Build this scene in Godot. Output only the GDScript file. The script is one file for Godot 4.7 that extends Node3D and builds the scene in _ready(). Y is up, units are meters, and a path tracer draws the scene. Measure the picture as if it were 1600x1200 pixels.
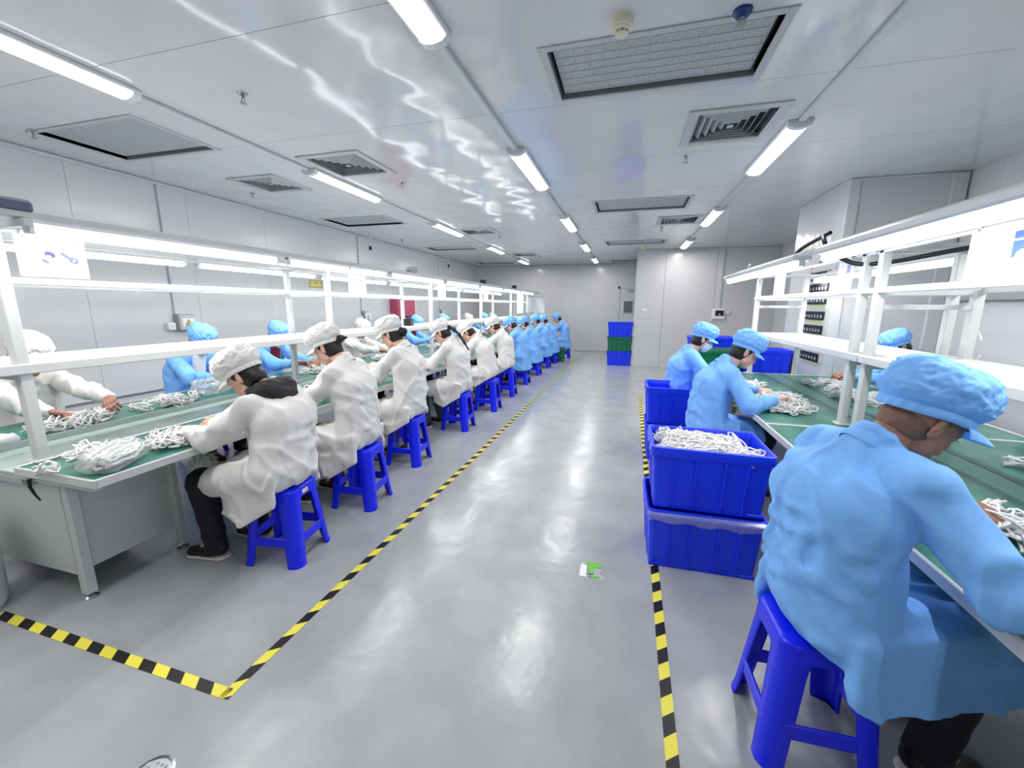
extends Node3D
# A long workshop with two assembly lines, blue stools and workers in white and blue smocks.
# +x right, +y up, the aisle runs along -z; metres.

const CEILING_E := 1.75
const BENCH_E := 0.65

func _ready() -> void:
	rng.seed = 1
	# camera
	var cam := Camera3D.new()
	cam.name = "camera"
	cam.keep_aspect = Camera3D.KEEP_HEIGHT
	cam.fov = 86.72
	cam.near = 0.05
	cam.far = 60.0
	add_child(cam)
	cam.transform = Transform3D(Basis(Vector3(0.96276905, 0.00563663, -0.27026651), Vector3(-0.05638363, 0.9819805, -0.18037511), Vector3(0.26437973, 0.18889817, 0.94573825)), Vector3(0, 1.55, 0))
	cam.current = true
	# the room is closed: all light comes from its lamps
	var env := Environment.new()
	env.background_mode = Environment.BG_COLOR
	env.background_color = Color(0.3, 0.31, 0.32)
	env.tonemap_mode = Environment.TONE_MAPPER_LINEAR
	env.tonemap_exposure = 1.18
	env.sdfgi_enabled = true
	env.ssao_enabled = true
	env.ssil_enabled = true
	var we := WorldEnvironment.new()
	we.name = "environment"
	we.environment = env
	add_child(we)
	make_materials()
	mat("brim_yellow", Color(0.9, 0.84, 0.55), 0.6)
	mat("buzz_hair", Color(0.5, 0.385, 0.33), 0.7)
	build_room()
	make_ceiling()
	build_benches()
	build_crates()
	build_stools()
	build_people()
	build_walls()
	build_sheets()
	build_floor_things()
	build_cables()
	for k in bundle0: k.free()
	crate_blue.free()
	crate_green.free()

class Geo:
	var v := PackedVector3Array()
	var n := PackedVector3Array()
	var c := PackedColorArray()
	var u := PackedVector2Array()
	var i := PackedInt32Array()
	var tint := Color.WHITE

	func vert(p: Vector3, nn: Vector3, uv := Vector2.ZERO) -> int:
		v.append(p); n.append(nn); c.append(tint); u.append(uv)
		return v.size() - 1

	func tri(a: int, b: int, d: int) -> void: # counter-clockwise from outside
		i.append(a); i.append(d); i.append(b)

	func quad(a: Vector3, b: Vector3, d: Vector3, e: Vector3) -> void:
		var nn := (b - a).cross(e - a).normalized()
		if nn == Vector3.ZERO:
			nn = (d - b).cross(e - b).normalized()
		var k := vert(a, nn, Vector2(0, 1))
		vert(b, nn, Vector2(1, 1)); vert(d, nn, Vector2(1, 0)); vert(e, nn, Vector2(0, 0))
		tri(k, k + 1, k + 2); tri(k, k + 2, k + 3)

	func face(a: Vector3, b: Vector3, d: Vector3) -> void:
		var nn := (b - a).cross(d - a).normalized()
		var k := vert(a, nn)
		vert(b, nn); vert(d, nn)
		tri(k, k + 1, k + 2)

	# a box with chamfered edges
	func box(o: Vector3, s: Vector3, w := 0.003, bs := Basis()) -> void:
		var h := s * 0.5
		w = minf(w, minf(h.x, minf(h.y, h.z)) * 0.9)
		var g := h - Vector3(w, w, w)
		var axes := [Vector3.RIGHT, Vector3.UP, Vector3.BACK]
		for a in 3:
			for sg: float in [1.0, -1.0]:
				var nn: Vector3 = axes[a] * sg
				var p: Vector3 = axes[(a + 1) % 3]
				var q: Vector3 = axes[(a + 2) % 3] * sg
				var m := nn * h[a]
				var pp := p * g[(a + 1) % 3]
				var qq: Vector3 = q * g[(a + 2) % 3]
				quad(o + bs * (m - pp - qq), o + bs * (m + pp - qq), o + bs * (m + pp + qq), o + bs * (m - pp + qq))
		if w < 0.0004:
			return
		for a in 3: # edges along axis a
			var b := (a + 1) % 3
			var d := (a + 2) % 3
			for sb: float in [1.0, -1.0]:
				for sd: float in [1.0, -1.0]:
					var along: Vector3 = axes[a] * g[a] * sb * sd
					var p1: Vector3 = axes[b] * h[b] * sb + axes[d] * g[d] * sd
					var p2: Vector3 = axes[b] * g[b] * sb + axes[d] * h[d] * sd
					quad(o + bs * (p1 - along), o + bs * (p2 - along), o + bs * (p2 + along), o + bs * (p1 + along))
		for sx: float in [1.0, -1.0]:
			for sy: float in [1.0, -1.0]:
				for sz: float in [1.0, -1.0]:
					var a1 := o + bs * Vector3(h.x * sx, g.y * sy, g.z * sz)
					var a2 := o + bs * Vector3(g.x * sx, h.y * sy, g.z * sz)
					var a3 := o + bs * Vector3(g.x * sx, g.y * sy, h.z * sz)
					if sx * sy * sz > 0: face(a1, a2, a3)
					else: face(a1, a3, a2)

	# a square bar from a to b
	func bar(a: Vector3, b: Vector3, w: float, h: float, bev := 0.003) -> void:
		var z := (b - a).normalized()
		var x := Vector3.UP.cross(z)
		x = Vector3.RIGHT if x.length() < 0.01 else x.normalized()
		var y := z.cross(x)
		box((a + b) * 0.5, Vector3(w, h, a.distance_to(b)), bev, Basis(x, y, z))

	# rings of equal length, skinned smoothly; closed round; wound so that normals point out when rings turn counter-clockwise seen from the end
	func loft(rings: Array, cap0 := true, cap1 := true, wrap := true) -> void:
		var m: int = rings[0].size()
		var k := v.size()
		for r in rings.size():
			for j in m:
				var p: Vector3 = rings[r][j]
				var a: Vector3 = rings[r][(j + 1) % m] - rings[r][(j + m - 1) % m]
				if not wrap:
					a = rings[r][mini(j + 1, m - 1)] - rings[r][maxi(j - 1, 0)]
				var b: Vector3 = rings[mini(r + 1, rings.size() - 1)][j] - rings[maxi(r - 1, 0)][j]
				vert(p, a.cross(b).normalized(), Vector2(float(j) / m, float(r) / rings.size()))
		for r in rings.size() - 1:
			for j in (m if wrap else m - 1):
				var a := k + r * m + j
				var b := k + r * m + (j + 1) % m
				tri(a, b, b + m); tri(a, b + m, a + m)
		if cap0: fan(rings[0], true)
		if cap1: fan(rings[rings.size() - 1], false)

	func fan(ring: Array, flip: bool) -> void:
		var o := Vector3.ZERO
		for p: Vector3 in ring: o += p
		o /= ring.size()
		var nn: Vector3 = (ring[0] - o).cross(ring[maxi(1, ring.size() / 4)] - o).normalized() * (-1.0 if flip else 1.0)
		var k := vert(o, nn)
		for p: Vector3 in ring: vert(p, nn)
		for j in ring.size():
			var a := k + 1 + j
			var b := k + 1 + (j + 1) % ring.size()
			if flip: tri(k, b, a)
			else: tri(k, a, b)

	func tube(path: Array, r: float, sides := 8, caps := true, r1 := -1.0) -> void:
		var rings := []
		var x := Vector3.ZERO
		for j in path.size():
			var t: Vector3 = (path[mini(j + 1, path.size() - 1)] - path[maxi(j - 1, 0)]).normalized()
			if x == Vector3.ZERO:
				x = t.cross(Vector3.UP if absf(t.y) < 0.9 else Vector3.RIGHT).normalized()
			x = (x - t * t.dot(x)).normalized()
			var y := t.cross(x)
			var rr := r if r1 < 0 else lerpf(r, r1, float(j) / (path.size() - 1))
			var ring := []
			for s in sides:
				var an := TAU * s / sides
				ring.append(path[j] + (x * cos(an) + y * sin(an)) * rr)
			rings.append(ring)
		loft(rings, caps, caps)

	# profile of (radius, height) pairs from bottom to top, turned round y
	func lathe(pr: Array, seg := 20, o := Vector3.ZERO, bs := Basis()) -> void:
		for r in pr.size() - 1:
			var a: Vector2 = pr[r]
			var b: Vector2 = pr[r + 1]
			var k := v.size()
			var s := Vector2(b.y - a.y, a.x - b.x).normalized()
			for j in seg + 1:
				var an := TAU * j / seg
				var d := Vector3(cos(an), 0, -sin(an))
				var nn := bs * (d * s.x + Vector3.UP * s.y)
				vert(o + bs * (d * a.x + Vector3.UP * a.y), nn); vert(o + bs * (d * b.x + Vector3.UP * b.y), nn)
			for j in seg:
				var q := k + j * 2
				tri(q, q + 2, q + 3); tri(q, q + 3, q + 1)

	# flat polygon (counter-clockwise in its own xy) pushed out along z by d
	func prism(poly: PackedVector2Array, d: float, t := Transform3D()) -> void:
		var ids := Geometry2D.triangulate_polygon(poly)
		if Geometry2D.is_polygon_clockwise(poly):
			poly.reverse()
			ids = Geometry2D.triangulate_polygon(poly)
		var nn := t.basis.z.normalized()
		var k := v.size()
		for p in poly: vert(t * Vector3(p.x, p.y, d), nn)
		for p in poly: vert(t * Vector3(p.x, p.y, 0), -nn)
		for j in range(0, ids.size(), 3):
			var a := poly[ids[j]]
			var flip := (poly[ids[j + 1]] - a).cross(poly[ids[j + 2]] - a) < 0
			var b := ids[j + 2] if flip else ids[j + 1]
			var e := ids[j + 1] if flip else ids[j + 2]
			tri(k + ids[j], k + b, k + e)
			tri(k + poly.size() + ids[j], k + poly.size() + e, k + poly.size() + b)
		for j in poly.size():
			var a := poly[j]
			var b := poly[(j + 1) % poly.size()]
			quad(t * Vector3(a.x, a.y, 0), t * Vector3(b.x, b.y, 0), t * Vector3(b.x, b.y, d), t * Vector3(a.x, a.y, d))

	func add(g: Geo, t := Transform3D(), mirror := false) -> void:
		var k := v.size()
		if mirror:
			t = t * Transform3D(Basis.from_scale(Vector3(-1, 1, 1)), Vector3.ZERO)
		for j in g.v.size():
			v.append(t * g.v[j]); n.append((t.basis * g.n[j]).normalized())
		c.append_array(g.c); u.append_array(g.u)
		if mirror:
			for j in range(0, g.i.size(), 3):
				i.append(k + g.i[j]); i.append(k + g.i[j + 2]); i.append(k + g.i[j + 1])
		else:
			for j in g.i.size(): i.append(k + g.i[j])

	func mesh() -> ArrayMesh:
		var a := []
		a.resize(Mesh.ARRAY_MAX)
		a[Mesh.ARRAY_VERTEX] = v; a[Mesh.ARRAY_NORMAL] = n; a[Mesh.ARRAY_COLOR] = c; a[Mesh.ARRAY_TEX_UV] = u; a[Mesh.ARRAY_INDEX] = i
		var m := ArrayMesh.new()
		m.add_surface_from_arrays(Mesh.PRIMITIVE_TRIANGLES, a)
		return m

# ---------------------------------------------------------------- soft bodies: capsules joined by a smooth minimum, meshed as surface nets
# bones: [a, b, ra, rb]; planes: [normal, offset] keeps normal.p < offset; carve: [centre, half] boxes taken out
func nets(bones: Array, cell: float, k: float, noise: FastNoiseLite = null, amp := 0.0, planes := [], carve := [], stretch := Vector3.ONE) -> Geo:
	var lo := Vector3(1e9, 1e9, 1e9)
	var hi := -lo
	for b: Array in bones:
		if b.size() > 4:
			var rb: float = (b[1] as Vector3).length() + b[2] + amp + cell * 3.0
			lo = lo.min(b[0] - Vector3(rb, rb, rb)); hi = hi.max(b[0] + Vector3(rb, rb, rb))
			continue
		var r: float = maxf(b[2], b[3]) + amp + cell * 3.0
		var rv := Vector3(r, r, r)
		lo = lo.min((b[0] - rv).min(b[1] - rv)); hi = hi.max((b[0] + rv).max(b[1] + rv))
	var nx := int((hi.x - lo.x) / cell) + 2
	var ny := int((hi.y - lo.y) / cell) + 2
	var nz := int((hi.z - lo.z) / cell) + 2
	var sz := nx * ny
	var f := PackedFloat32Array()
	f.resize(sz * nz); f.fill(1.0)
	var k4 := 0.25 / k
	for b: Array in bones:
		if b.size() > 4: # a rounded slab: [centre, half, radius, basis, true]
			var hb: Vector3 = b[1]
			var rr: float = b[2]
			var bi: Basis = (b[3] as Basis).inverse()
			var e: float = hb.length() + rr + k + cell * 2.5 + amp
			var l0: Vector3 = ((b[0] - Vector3(e, e, e) - lo) / cell).max(Vector3.ZERO)
			var h0: Vector3 = (b[0] + Vector3(e, e, e) - lo) / cell
			for z in range(int(l0.z), mini(int(h0.z) + 1, nz)):
				for y in range(int(l0.y), mini(int(h0.y) + 1, ny)):
					for x in range(int(l0.x), mini(int(h0.x) + 1, nx)):
						var q: Vector3 = (bi * (lo + Vector3(x, y, z) * cell - b[0])).abs() - hb
						var d := q.max(Vector3.ZERO).length() + minf(maxf(q.x, maxf(q.y, q.z)), 0.0) - rr
						var j := z * sz + y * nx + x
						var o := f[j]
						if d >= o + k: continue
						if o < d + k:
							var w := k - absf(o - d)
							f[j] = minf(o, d) - w * w * k4
						else:
							f[j] = d
			continue
		var a: Vector3 = b[0]
		var ba: Vector3 = b[1] - a
		var ra: float = b[2]
		var rd: float = b[3] - ra
		var inv := 1.0 / maxf(ba.length_squared(), 1e-8)
		var mg: float = maxf(b[2], b[3]) + k + cell * 2.5 + amp
		var mv := Vector3(mg, mg, mg)
		var l: Vector3 = ((a.min(b[1]) - mv - lo) / cell).max(Vector3.ZERO)
		var h: Vector3 = (a.max(b[1]) + mv - lo) / cell
		var x1 := mini(int(h.x) + 1, nx)
		var y1 := mini(int(h.y) + 1, ny)
		var z1 := mini(int(h.z) + 1, nz)
		for z in range(int(l.z), z1):
			for y in range(int(l.y), y1):
				var at := z * sz + y * nx
				var pa := lo + Vector3(int(l.x), y, z) * cell - a
				for x in range(int(l.x), x1):
					var t := clampf(pa.dot(ba) * inv, 0.0, 1.0)
					var d := (pa - ba * t).length() - ra - rd * t
					pa.x += cell
					var o := f[at + x]
					if d >= o + k: continue
					if o < d + k:
						var q := k - absf(o - d)
						f[at + x] = minf(o, d) - q * q * k4
					else:
						f[at + x] = d
	var near := cell * 2.6 + amp
	if noise != null or planes or carve:
		for z in nz:
			for y in ny:
				var at := z * sz + y * nx
				for x in nx:
					var o := f[at + x]
					if o > near: continue
					var p := lo + Vector3(x, y, z) * cell
					if noise != null and o > -near:
						var ps := p * stretch
						var fd := 1.0 - minf(1.0, absf(noise.get_noise_3dv(ps)) * 3.2)
						var fe := 1.0 - minf(1.0, absf(noise.get_noise_3d(ps.x * 0.5 + ps.y * 0.6 + 9.0, ps.y * 1.9 + ps.x * 0.7, ps.z * 0.5 + ps.y * 0.5)) * 3.2)
						o += amp * (0.5 - fd * fd * (3.0 - 2.0 * fd) - 0.7 * fe * fe * (3.0 - 2.0 * fe))
					for pl: Array in planes:
						o = maxf(o, pl[0].dot(p) - pl[1])
					for cv: Array in carve:
						var q: Vector3 = (p - cv[0]).abs() - cv[1]
						var e := q.max(Vector3.ZERO).length() + minf(maxf(q.x, maxf(q.y, q.z)), 0.0)
						o = maxf(o, -e)
					f[at + x] = o
	var g := Geo.new()
	var vm := PackedInt32Array()
	vm.resize(sz * nz); vm.fill(-1)
	var cut := cell * 2.2 + amp
	var step := [0, 1, nx, nx + 1, sz, sz + 1, sz + nx, sz + nx + 1]
	var off := [Vector3(0, 0, 0), Vector3(1, 0, 0), Vector3(0, 1, 0), Vector3(1, 1, 0), Vector3(0, 0, 1), Vector3(1, 0, 1), Vector3(0, 1, 1), Vector3(1, 1, 1)]
	var ed := [0, 1, 2, 3, 4, 5, 6, 7, 0, 2, 1, 3, 4, 6, 5, 7, 0, 4, 1, 5, 2, 6, 3, 7]
	for z in nz - 1:
		for y in ny - 1:
			var at := z * sz + y * nx
			for x in nx - 1:
				var q := at + x
				var f0 := f[q]
				if f0 > cut or f0 < -cut: continue
				var mask := 0
				for e in 8:
					if f[q + step[e]] < 0.0: mask |= 1 << e
				if mask == 0 or mask == 255: continue
				var s := Vector3.ZERO
				var cnt := 0
				for e in range(0, 24, 2):
					var e0: int = ed[e]
					var e1: int = ed[e + 1]
					if ((mask >> e0) & 1) != ((mask >> e1) & 1):
						var d0 := f[q + step[e0]]
						var d1 := f[q + step[e1]]
						s += off[e0].lerp(off[e1], d0 / (d0 - d1))
						cnt += 1
				vm[q] = g.v.size()
				g.v.append(lo + (Vector3(x, y, z) + s / cnt) * cell)
	g.n.resize(g.v.size()); g.c.resize(g.v.size()); g.u.resize(g.v.size())
	g.c.fill(Color.WHITE)
	for z in range(1, nz - 1):
		for y in range(1, ny - 1):
			var at := z * sz + y * nx
			for x in range(1, nx - 1):
				var q := at + x
				if vm[q] < 0: continue
				var ins := f[q] < 0.0
				for ax in 3:
					var st: int = [1, nx, sz][ax]
					if (f[q + st] < 0.0) == ins: continue
					var s1: int = [nx, sz, 1][ax]
					var s2: int = [sz, 1, nx][ax]
					var a := vm[q - s1 - s2]
					var b := vm[q - s2]
					var d := vm[q]
					var e := vm[q - s1]
					if a < 0 or b < 0 or d < 0 or e < 0: continue
					var nn := (g.v[d] - g.v[a]).cross(g.v[e] - g.v[b])
					if not ins:
						nn = -nn
						var w := b
						b = e; e = w
					g.i.append(a); g.i.append(d); g.i.append(b); g.i.append(a); g.i.append(e); g.i.append(d)
					g.n[a] += nn; g.n[b] += nn; g.n[d] += nn; g.n[e] += nn
	for j in g.n.size(): g.n[j] = g.n[j].normalized()
	return g

# ---------------------------------------------------------------- naming and tagging
var taken := {}

func numbered(called: String) -> String:
	var k: int = taken.get(called, 0)
	taken[called] = k + 1
	return called if k == 0 else "%s_%03d" % [called, k]

func tag(o: Node3D, label: String, category: String, group := "") -> Node3D:
	o.set_meta("label", label); o.set_meta("category", category)
	if group: o.set_meta("group", group)
	return o

func thing(called: String, label: String, category: String, at := Vector3.ZERO, turn := 0.0, group := "") -> Node3D:
	var o := Node3D.new()
	o.name = numbered(called)
	add_child(o)
	o.position = at
	o.rotation.y = turn
	return tag(o, label, category, group)

func part(called: String, g, m: Material, parent: Node3D = self, at := Vector3.ZERO) -> MeshInstance3D:
	var o := MeshInstance3D.new()
	o.mesh = g.mesh() if g is Geo else g
	o.material_override = m
	o.name = numbered(called) if parent == self else called
	parent.add_child(o, true)
	o.position = at
	return o

func struct(called: String, g, m: Material) -> MeshInstance3D:
	var o := part(called, g, m)
	o.set_meta("kind", "structure")
	return o

func dup(root: Node3D, at: Vector3, turn: float, label := "", group := "") -> Node3D:
	var r: Node3D = root.duplicate()
	r.name = numbered(String(root.get_meta("base_name", "thing")))
	add_child(r)
	r.position = at
	r.rotation = Vector3(0, turn, 0)
	if label: r.set_meta("label", label)
	if group: r.set_meta("group", group)
	return r

func boxg(o: Vector3, s: Vector3, w := 0.003) -> Geo:
	var g := Geo.new()
	g.box(o, s, w)
	return g

func ring4(hx: float, hz: float, y: float, r: float, per := 4, o := Vector3.ZERO) -> Array: # rounded rectangle, counter-clockwise from above... seen from -y
	var out := []
	for q in 4:
		var sx: float = [1, 1, -1, -1][q]
		var sz: float = [-1, 1, 1, -1][q]
		var a0: float = [-PI / 2, 0.0, PI / 2, PI][q]
		for j in per + 1:
			var an := a0 + PI / 2 * j / per
			out.append(o + Vector3(sx * (hx - r) + r * cos(an), y, sz * (hz - r) + r * sin(an)))
	out.reverse()
	return out

var M := {}
var rng := RandomNumberGenerator.new()

func mat(name_: String, col: Color, rough: float, metal := 0.0) -> StandardMaterial3D:
	var m := StandardMaterial3D.new()
	m.resource_name = name_
	m.albedo_color = col
	m.roughness = rough
	m.metallic = metal
	M[name_] = m
	return m

func noise_tex(freq: float, seed_: int, size := 256, octaves := 4, normal := false, strength := 4.0, ramp: Gradient = null) -> NoiseTexture2D:
	var f := FastNoiseLite.new()
	f.seed = seed_
	f.frequency = freq
	f.noise_type = FastNoiseLite.TYPE_SIMPLEX_SMOOTH
	f.fractal_octaves = octaves
	var t := NoiseTexture2D.new()
	t.width = size; t.height = size
	t.seamless = true
	t.noise = f
	t.as_normal_map = normal
	t.bump_strength = strength
	if ramp: t.color_ramp = ramp
	return t

func ramp2(a: Color, b: Color, at0 := 0.3, at1 := 0.7) -> Gradient:
	var g := Gradient.new()
	g.offsets = PackedFloat32Array([at0, at1])
	g.colors = PackedColorArray([a, b])
	return g

func planar(g: Geo, axis: int, scale_: float) -> Geo: # lays the texture flat along one axis, in metres
	for j in g.v.size():
		var p := g.v[j]
		g.u[j] = (Vector2(p.x, p.z) if axis == 1 else Vector2(p.z, p.y)) * scale_
	return g

func triplanar(m: StandardMaterial3D, scale_: float, world := true) -> void:
	m.uv1_triplanar = true
	m.uv1_world_triplanar = world
	m.uv1_scale = Vector3.ONE * scale_

# ---------------------------------------------------------------- materials
func make_materials() -> void:
	var m := mat("ceiling_paint", Color(0.84, 0.845, 0.85), 0.11)
	m.normal_enabled = true
	m.normal_texture = noise_tex(0.012, 5, 512, 1, true, 6.0)
	m.normal_scale = 0.17
	m = mat("wall_paint", Color(0.815, 0.82, 0.825), 0.2)
	m.normal_enabled = true
	m.normal_texture = noise_tex(0.012, 9, 512, 2, true, 6.0)
	m.normal_scale = 0.12
	m = mat("floor_epoxy", Color(0.655, 0.67, 0.675), 1.0)
	m.albedo_texture = noise_tex(0.008, 21, 1024, 5, false, 1.0, ramp2(Color(0.95, 0.952, 0.955), Color(1, 1, 1), 0.25, 0.75))
	m.roughness_texture = noise_tex(0.02, 33, 512, 5, false, 1.0, ramp2(Color(0.2, 0.2, 0.2), Color(0.27, 0.27, 0.27), 0.25, 0.75))
	m.normal_enabled = true
	m.normal_texture = noise_tex(0.03, 41, 512, 4, true, 5.0)
	m.normal_scale = 0.055
	mat("joint", Color(0.7, 0.71, 0.72), 0.6)
	mat("trim", Color(0.8, 0.81, 0.82), 0.35)
	mat("duct", Color(0.5, 0.505, 0.51), 0.6)
	mat("window_painted_dark", Color(0.36, 0.37, 0.37), 0.6)  # dark tone stands in for the dim room behind the door window
	mat("vent_metal", Color(0.74, 0.75, 0.76), 0.4)
	m = mat("filter_mesh", Color(0.74, 0.75, 0.76), 0.8)
	m.albedo_texture = noise_tex(0.09, 61, 256, 4, false, 1.0, ramp2(Color(0.88, 0.88, 0.88), Color(1, 1, 1), 0.3, 0.6))
	triplanar(m, 2.4)
	mat("lamp_body", Color(0.86, 0.87, 0.88), 0.35)
	m = mat("lamp_glow", Color(0.95, 0.95, 0.95), 0.4)
	m.emission_enabled = true
	m.emission = Color(0.96, 0.97, 1.0)
	m.emission_energy_multiplier = 3.0
	m = mat("tube_glow", Color(0.95, 0.95, 0.95), 0.4)
	m.emission_enabled = true
	m.emission = Color(0.97, 0.98, 1.0)
	m.emission_energy_multiplier = 9.0
	mat("frame_white", Color(0.79, 0.8, 0.8), 0.38)
	mat("aluminium", Color(0.72, 0.76, 0.76), 0.35, 0.5)
	m = mat("green_top", Color(0.27, 0.52, 0.46), 0.3)
	m.albedo_texture = noise_tex(0.02, 71, 256, 4, false, 1.0, ramp2(Color(0.85, 0.85, 0.85), Color(1, 1, 1), 0.3, 0.7))
	triplanar(m, 0.8)
	mat("green_strip", Color(0.42, 0.68, 0.6), 0.3)
	mat("belt", Color(0.7, 0.79, 0.76), 0.16)
	mat("sheet_metal", Color(0.78, 0.79, 0.79), 0.42)
	mat("rubber", Color(0.04, 0.04, 0.045), 0.55)
	mat("chrome", Color(0.75, 0.76, 0.77), 0.2, 1.0)
	m = mat("blue_plastic", Color(0.03, 0.12, 0.95), 0.3)
	m = mat("crate_blue", Color(0.06, 0.22, 0.95), 0.34)
	mat("crate_green", Color(0.02, 0.42, 0.29), 0.36)
	mat("cord_white", Color(0.92, 0.92, 0.92), 0.42)
	mat("paper", Color(0.93, 0.94, 0.95), 0.7)
	mat("skin_light", Color(0.86, 0.68, 0.6), 0.55)
	mat("skin_tan", Color(0.64, 0.47, 0.4), 0.55)
	for k in ["skin_light", "skin_tan"]:
		M[k].vertex_color_use_as_albedo = true
	m = mat("hair", Color(0.035, 0.03, 0.03), 0.42)
	m.normal_enabled = true
	m.normal_texture = noise_tex(0.12, 83, 128, 2, true, 6.0)
	m.normal_scale = 0.5
	triplanar(m, 6.0, false)
	var wr := noise_tex(0.016, 91, 512, 3, true, 9.0)
	for q in [["smock_white", Color(0.87, 0.87, 0.86)], ["smock_blue", Color(0.49, 0.73, 1.0)], ["cap_white", Color(0.86, 0.86, 0.85)], ["cap_blue", Color(0.49, 0.73, 1.0)], ["trouser_navy", Color(0.05, 0.06, 0.1)], ["trouser_grey", Color(0.6, 0.55, 0.55)], ["trouser_denim", Color(0.25, 0.29, 0.36)], ["hoodie", Color(0.12, 0.12, 0.14)]]:
		m = mat(q[0], q[1], 0.75)
		m.normal_enabled = true
		m.normal_texture = wr
		m.normal_scale = 0.22
		triplanar(m, 2.6, false)
	mat("mask_cloth", Color(0.86, 0.9, 0.95), 0.7)
	mat("shirt_maroon", Color(0.4, 0.05, 0.1), 0.7)
	mat("shirt_white", Color(0.9, 0.89, 0.88), 0.7)
	mat("shoe_dark", Color(0.03, 0.03, 0.035), 0.5)
	mat("shoe_sole", Color(0.8, 0.78, 0.74), 0.6)
	mat("tape_yellow", Color(0.93, 0.88, 0.25), 0.42)
	mat("tape_black", Color(0.06, 0.06, 0.065), 0.42)
	mat("box_grey", Color(0.62, 0.62, 0.62), 0.45)
	mat("socket_white", Color(0.92, 0.92, 0.92), 0.35)
	mat("black_plastic", Color(0.025, 0.025, 0.03), 0.4)
	mat("slate", Color(0.3, 0.34, 0.44), 0.4)
	mat("navy_cloth", Color(0.03, 0.04, 0.14), 0.7)
	mat("pocket_lime", Color(0.8, 0.88, 0.6), 0.6)
	mat("sign_yellow", Color(0.95, 0.82, 0.25), 0.5)
	mat("cabinet_red", Color(0.72, 0.3, 0.42), 0.4)
	mat("cream", Color(0.92, 0.87, 0.8), 0.5)
	mat("detector", Color(0.88, 0.86, 0.76), 0.5)
	mat("wrapper_green", Color(0.4, 0.76, 0.22), 0.4)
	mat("print_blue", Color(0.22, 0.36, 0.75), 0.6)
	mat("print_grey", Color(0.55, 0.57, 0.62), 0.6)
	mat("dial_blue", Color(0.05, 0.2, 0.45), 0.35)
	m = mat("film", Color(0.95, 0.97, 0.98, 0.22), 0.15)
	m.transparency = BaseMaterial3D.TRANSPARENCY_ALPHA
	m = mat("pane", Color(0.6, 0.65, 0.66, 0.12), 0.05)
	m.transparency = BaseMaterial3D.TRANSPARENCY_ALPHA

# ---------------------------------------------------------------- the room
const CEIL := 2.95
const LEFT := -5.39
const RIGHT := 3.34
const BACK := -14.45
const FRONT := 2.6
const PART := -11.15

var vent_holes := []   # [x0, x1, z0 (far), z1 (near)]

func panels_with_holes(z0: float, z1: float) -> Geo:
	var g := Geo.new()
	var cuts := [LEFT, RIGHT]
	var inside := []
	for h: Array in vent_holes:
		if h[3] > z0 and h[2] < z1:
			inside.append(h)
			cuts.append(h[0]); cuts.append(h[1])
	cuts.sort()
	var gap := 0.002
	for j in cuts.size() - 1:
		var a: float = cuts[j]
		var b: float = cuts[j + 1]
		if b - a < 0.001: continue
		var mid := (a + b) * 0.5
		var spans := [[z0 + gap, z1 - gap]]
		for h: Array in inside:
			if mid > h[0] and mid < h[1]:
				var nxt := []
				for s: Array in spans:
					if h[2] > s[0]: nxt.append([s[0], minf(s[1], h[2])])
					if h[3] < s[1]: nxt.append([maxf(s[0], h[3]), s[1]])
				spans = nxt
		for s: Array in spans:
			if s[1] - s[0] > 0.002:
				g.box(Vector3(mid, CEIL + 0.025, (s[0] + s[1]) * 0.5), Vector3(b - a, 0.05, s[1] - s[0]), 0.0)
	return g

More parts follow.
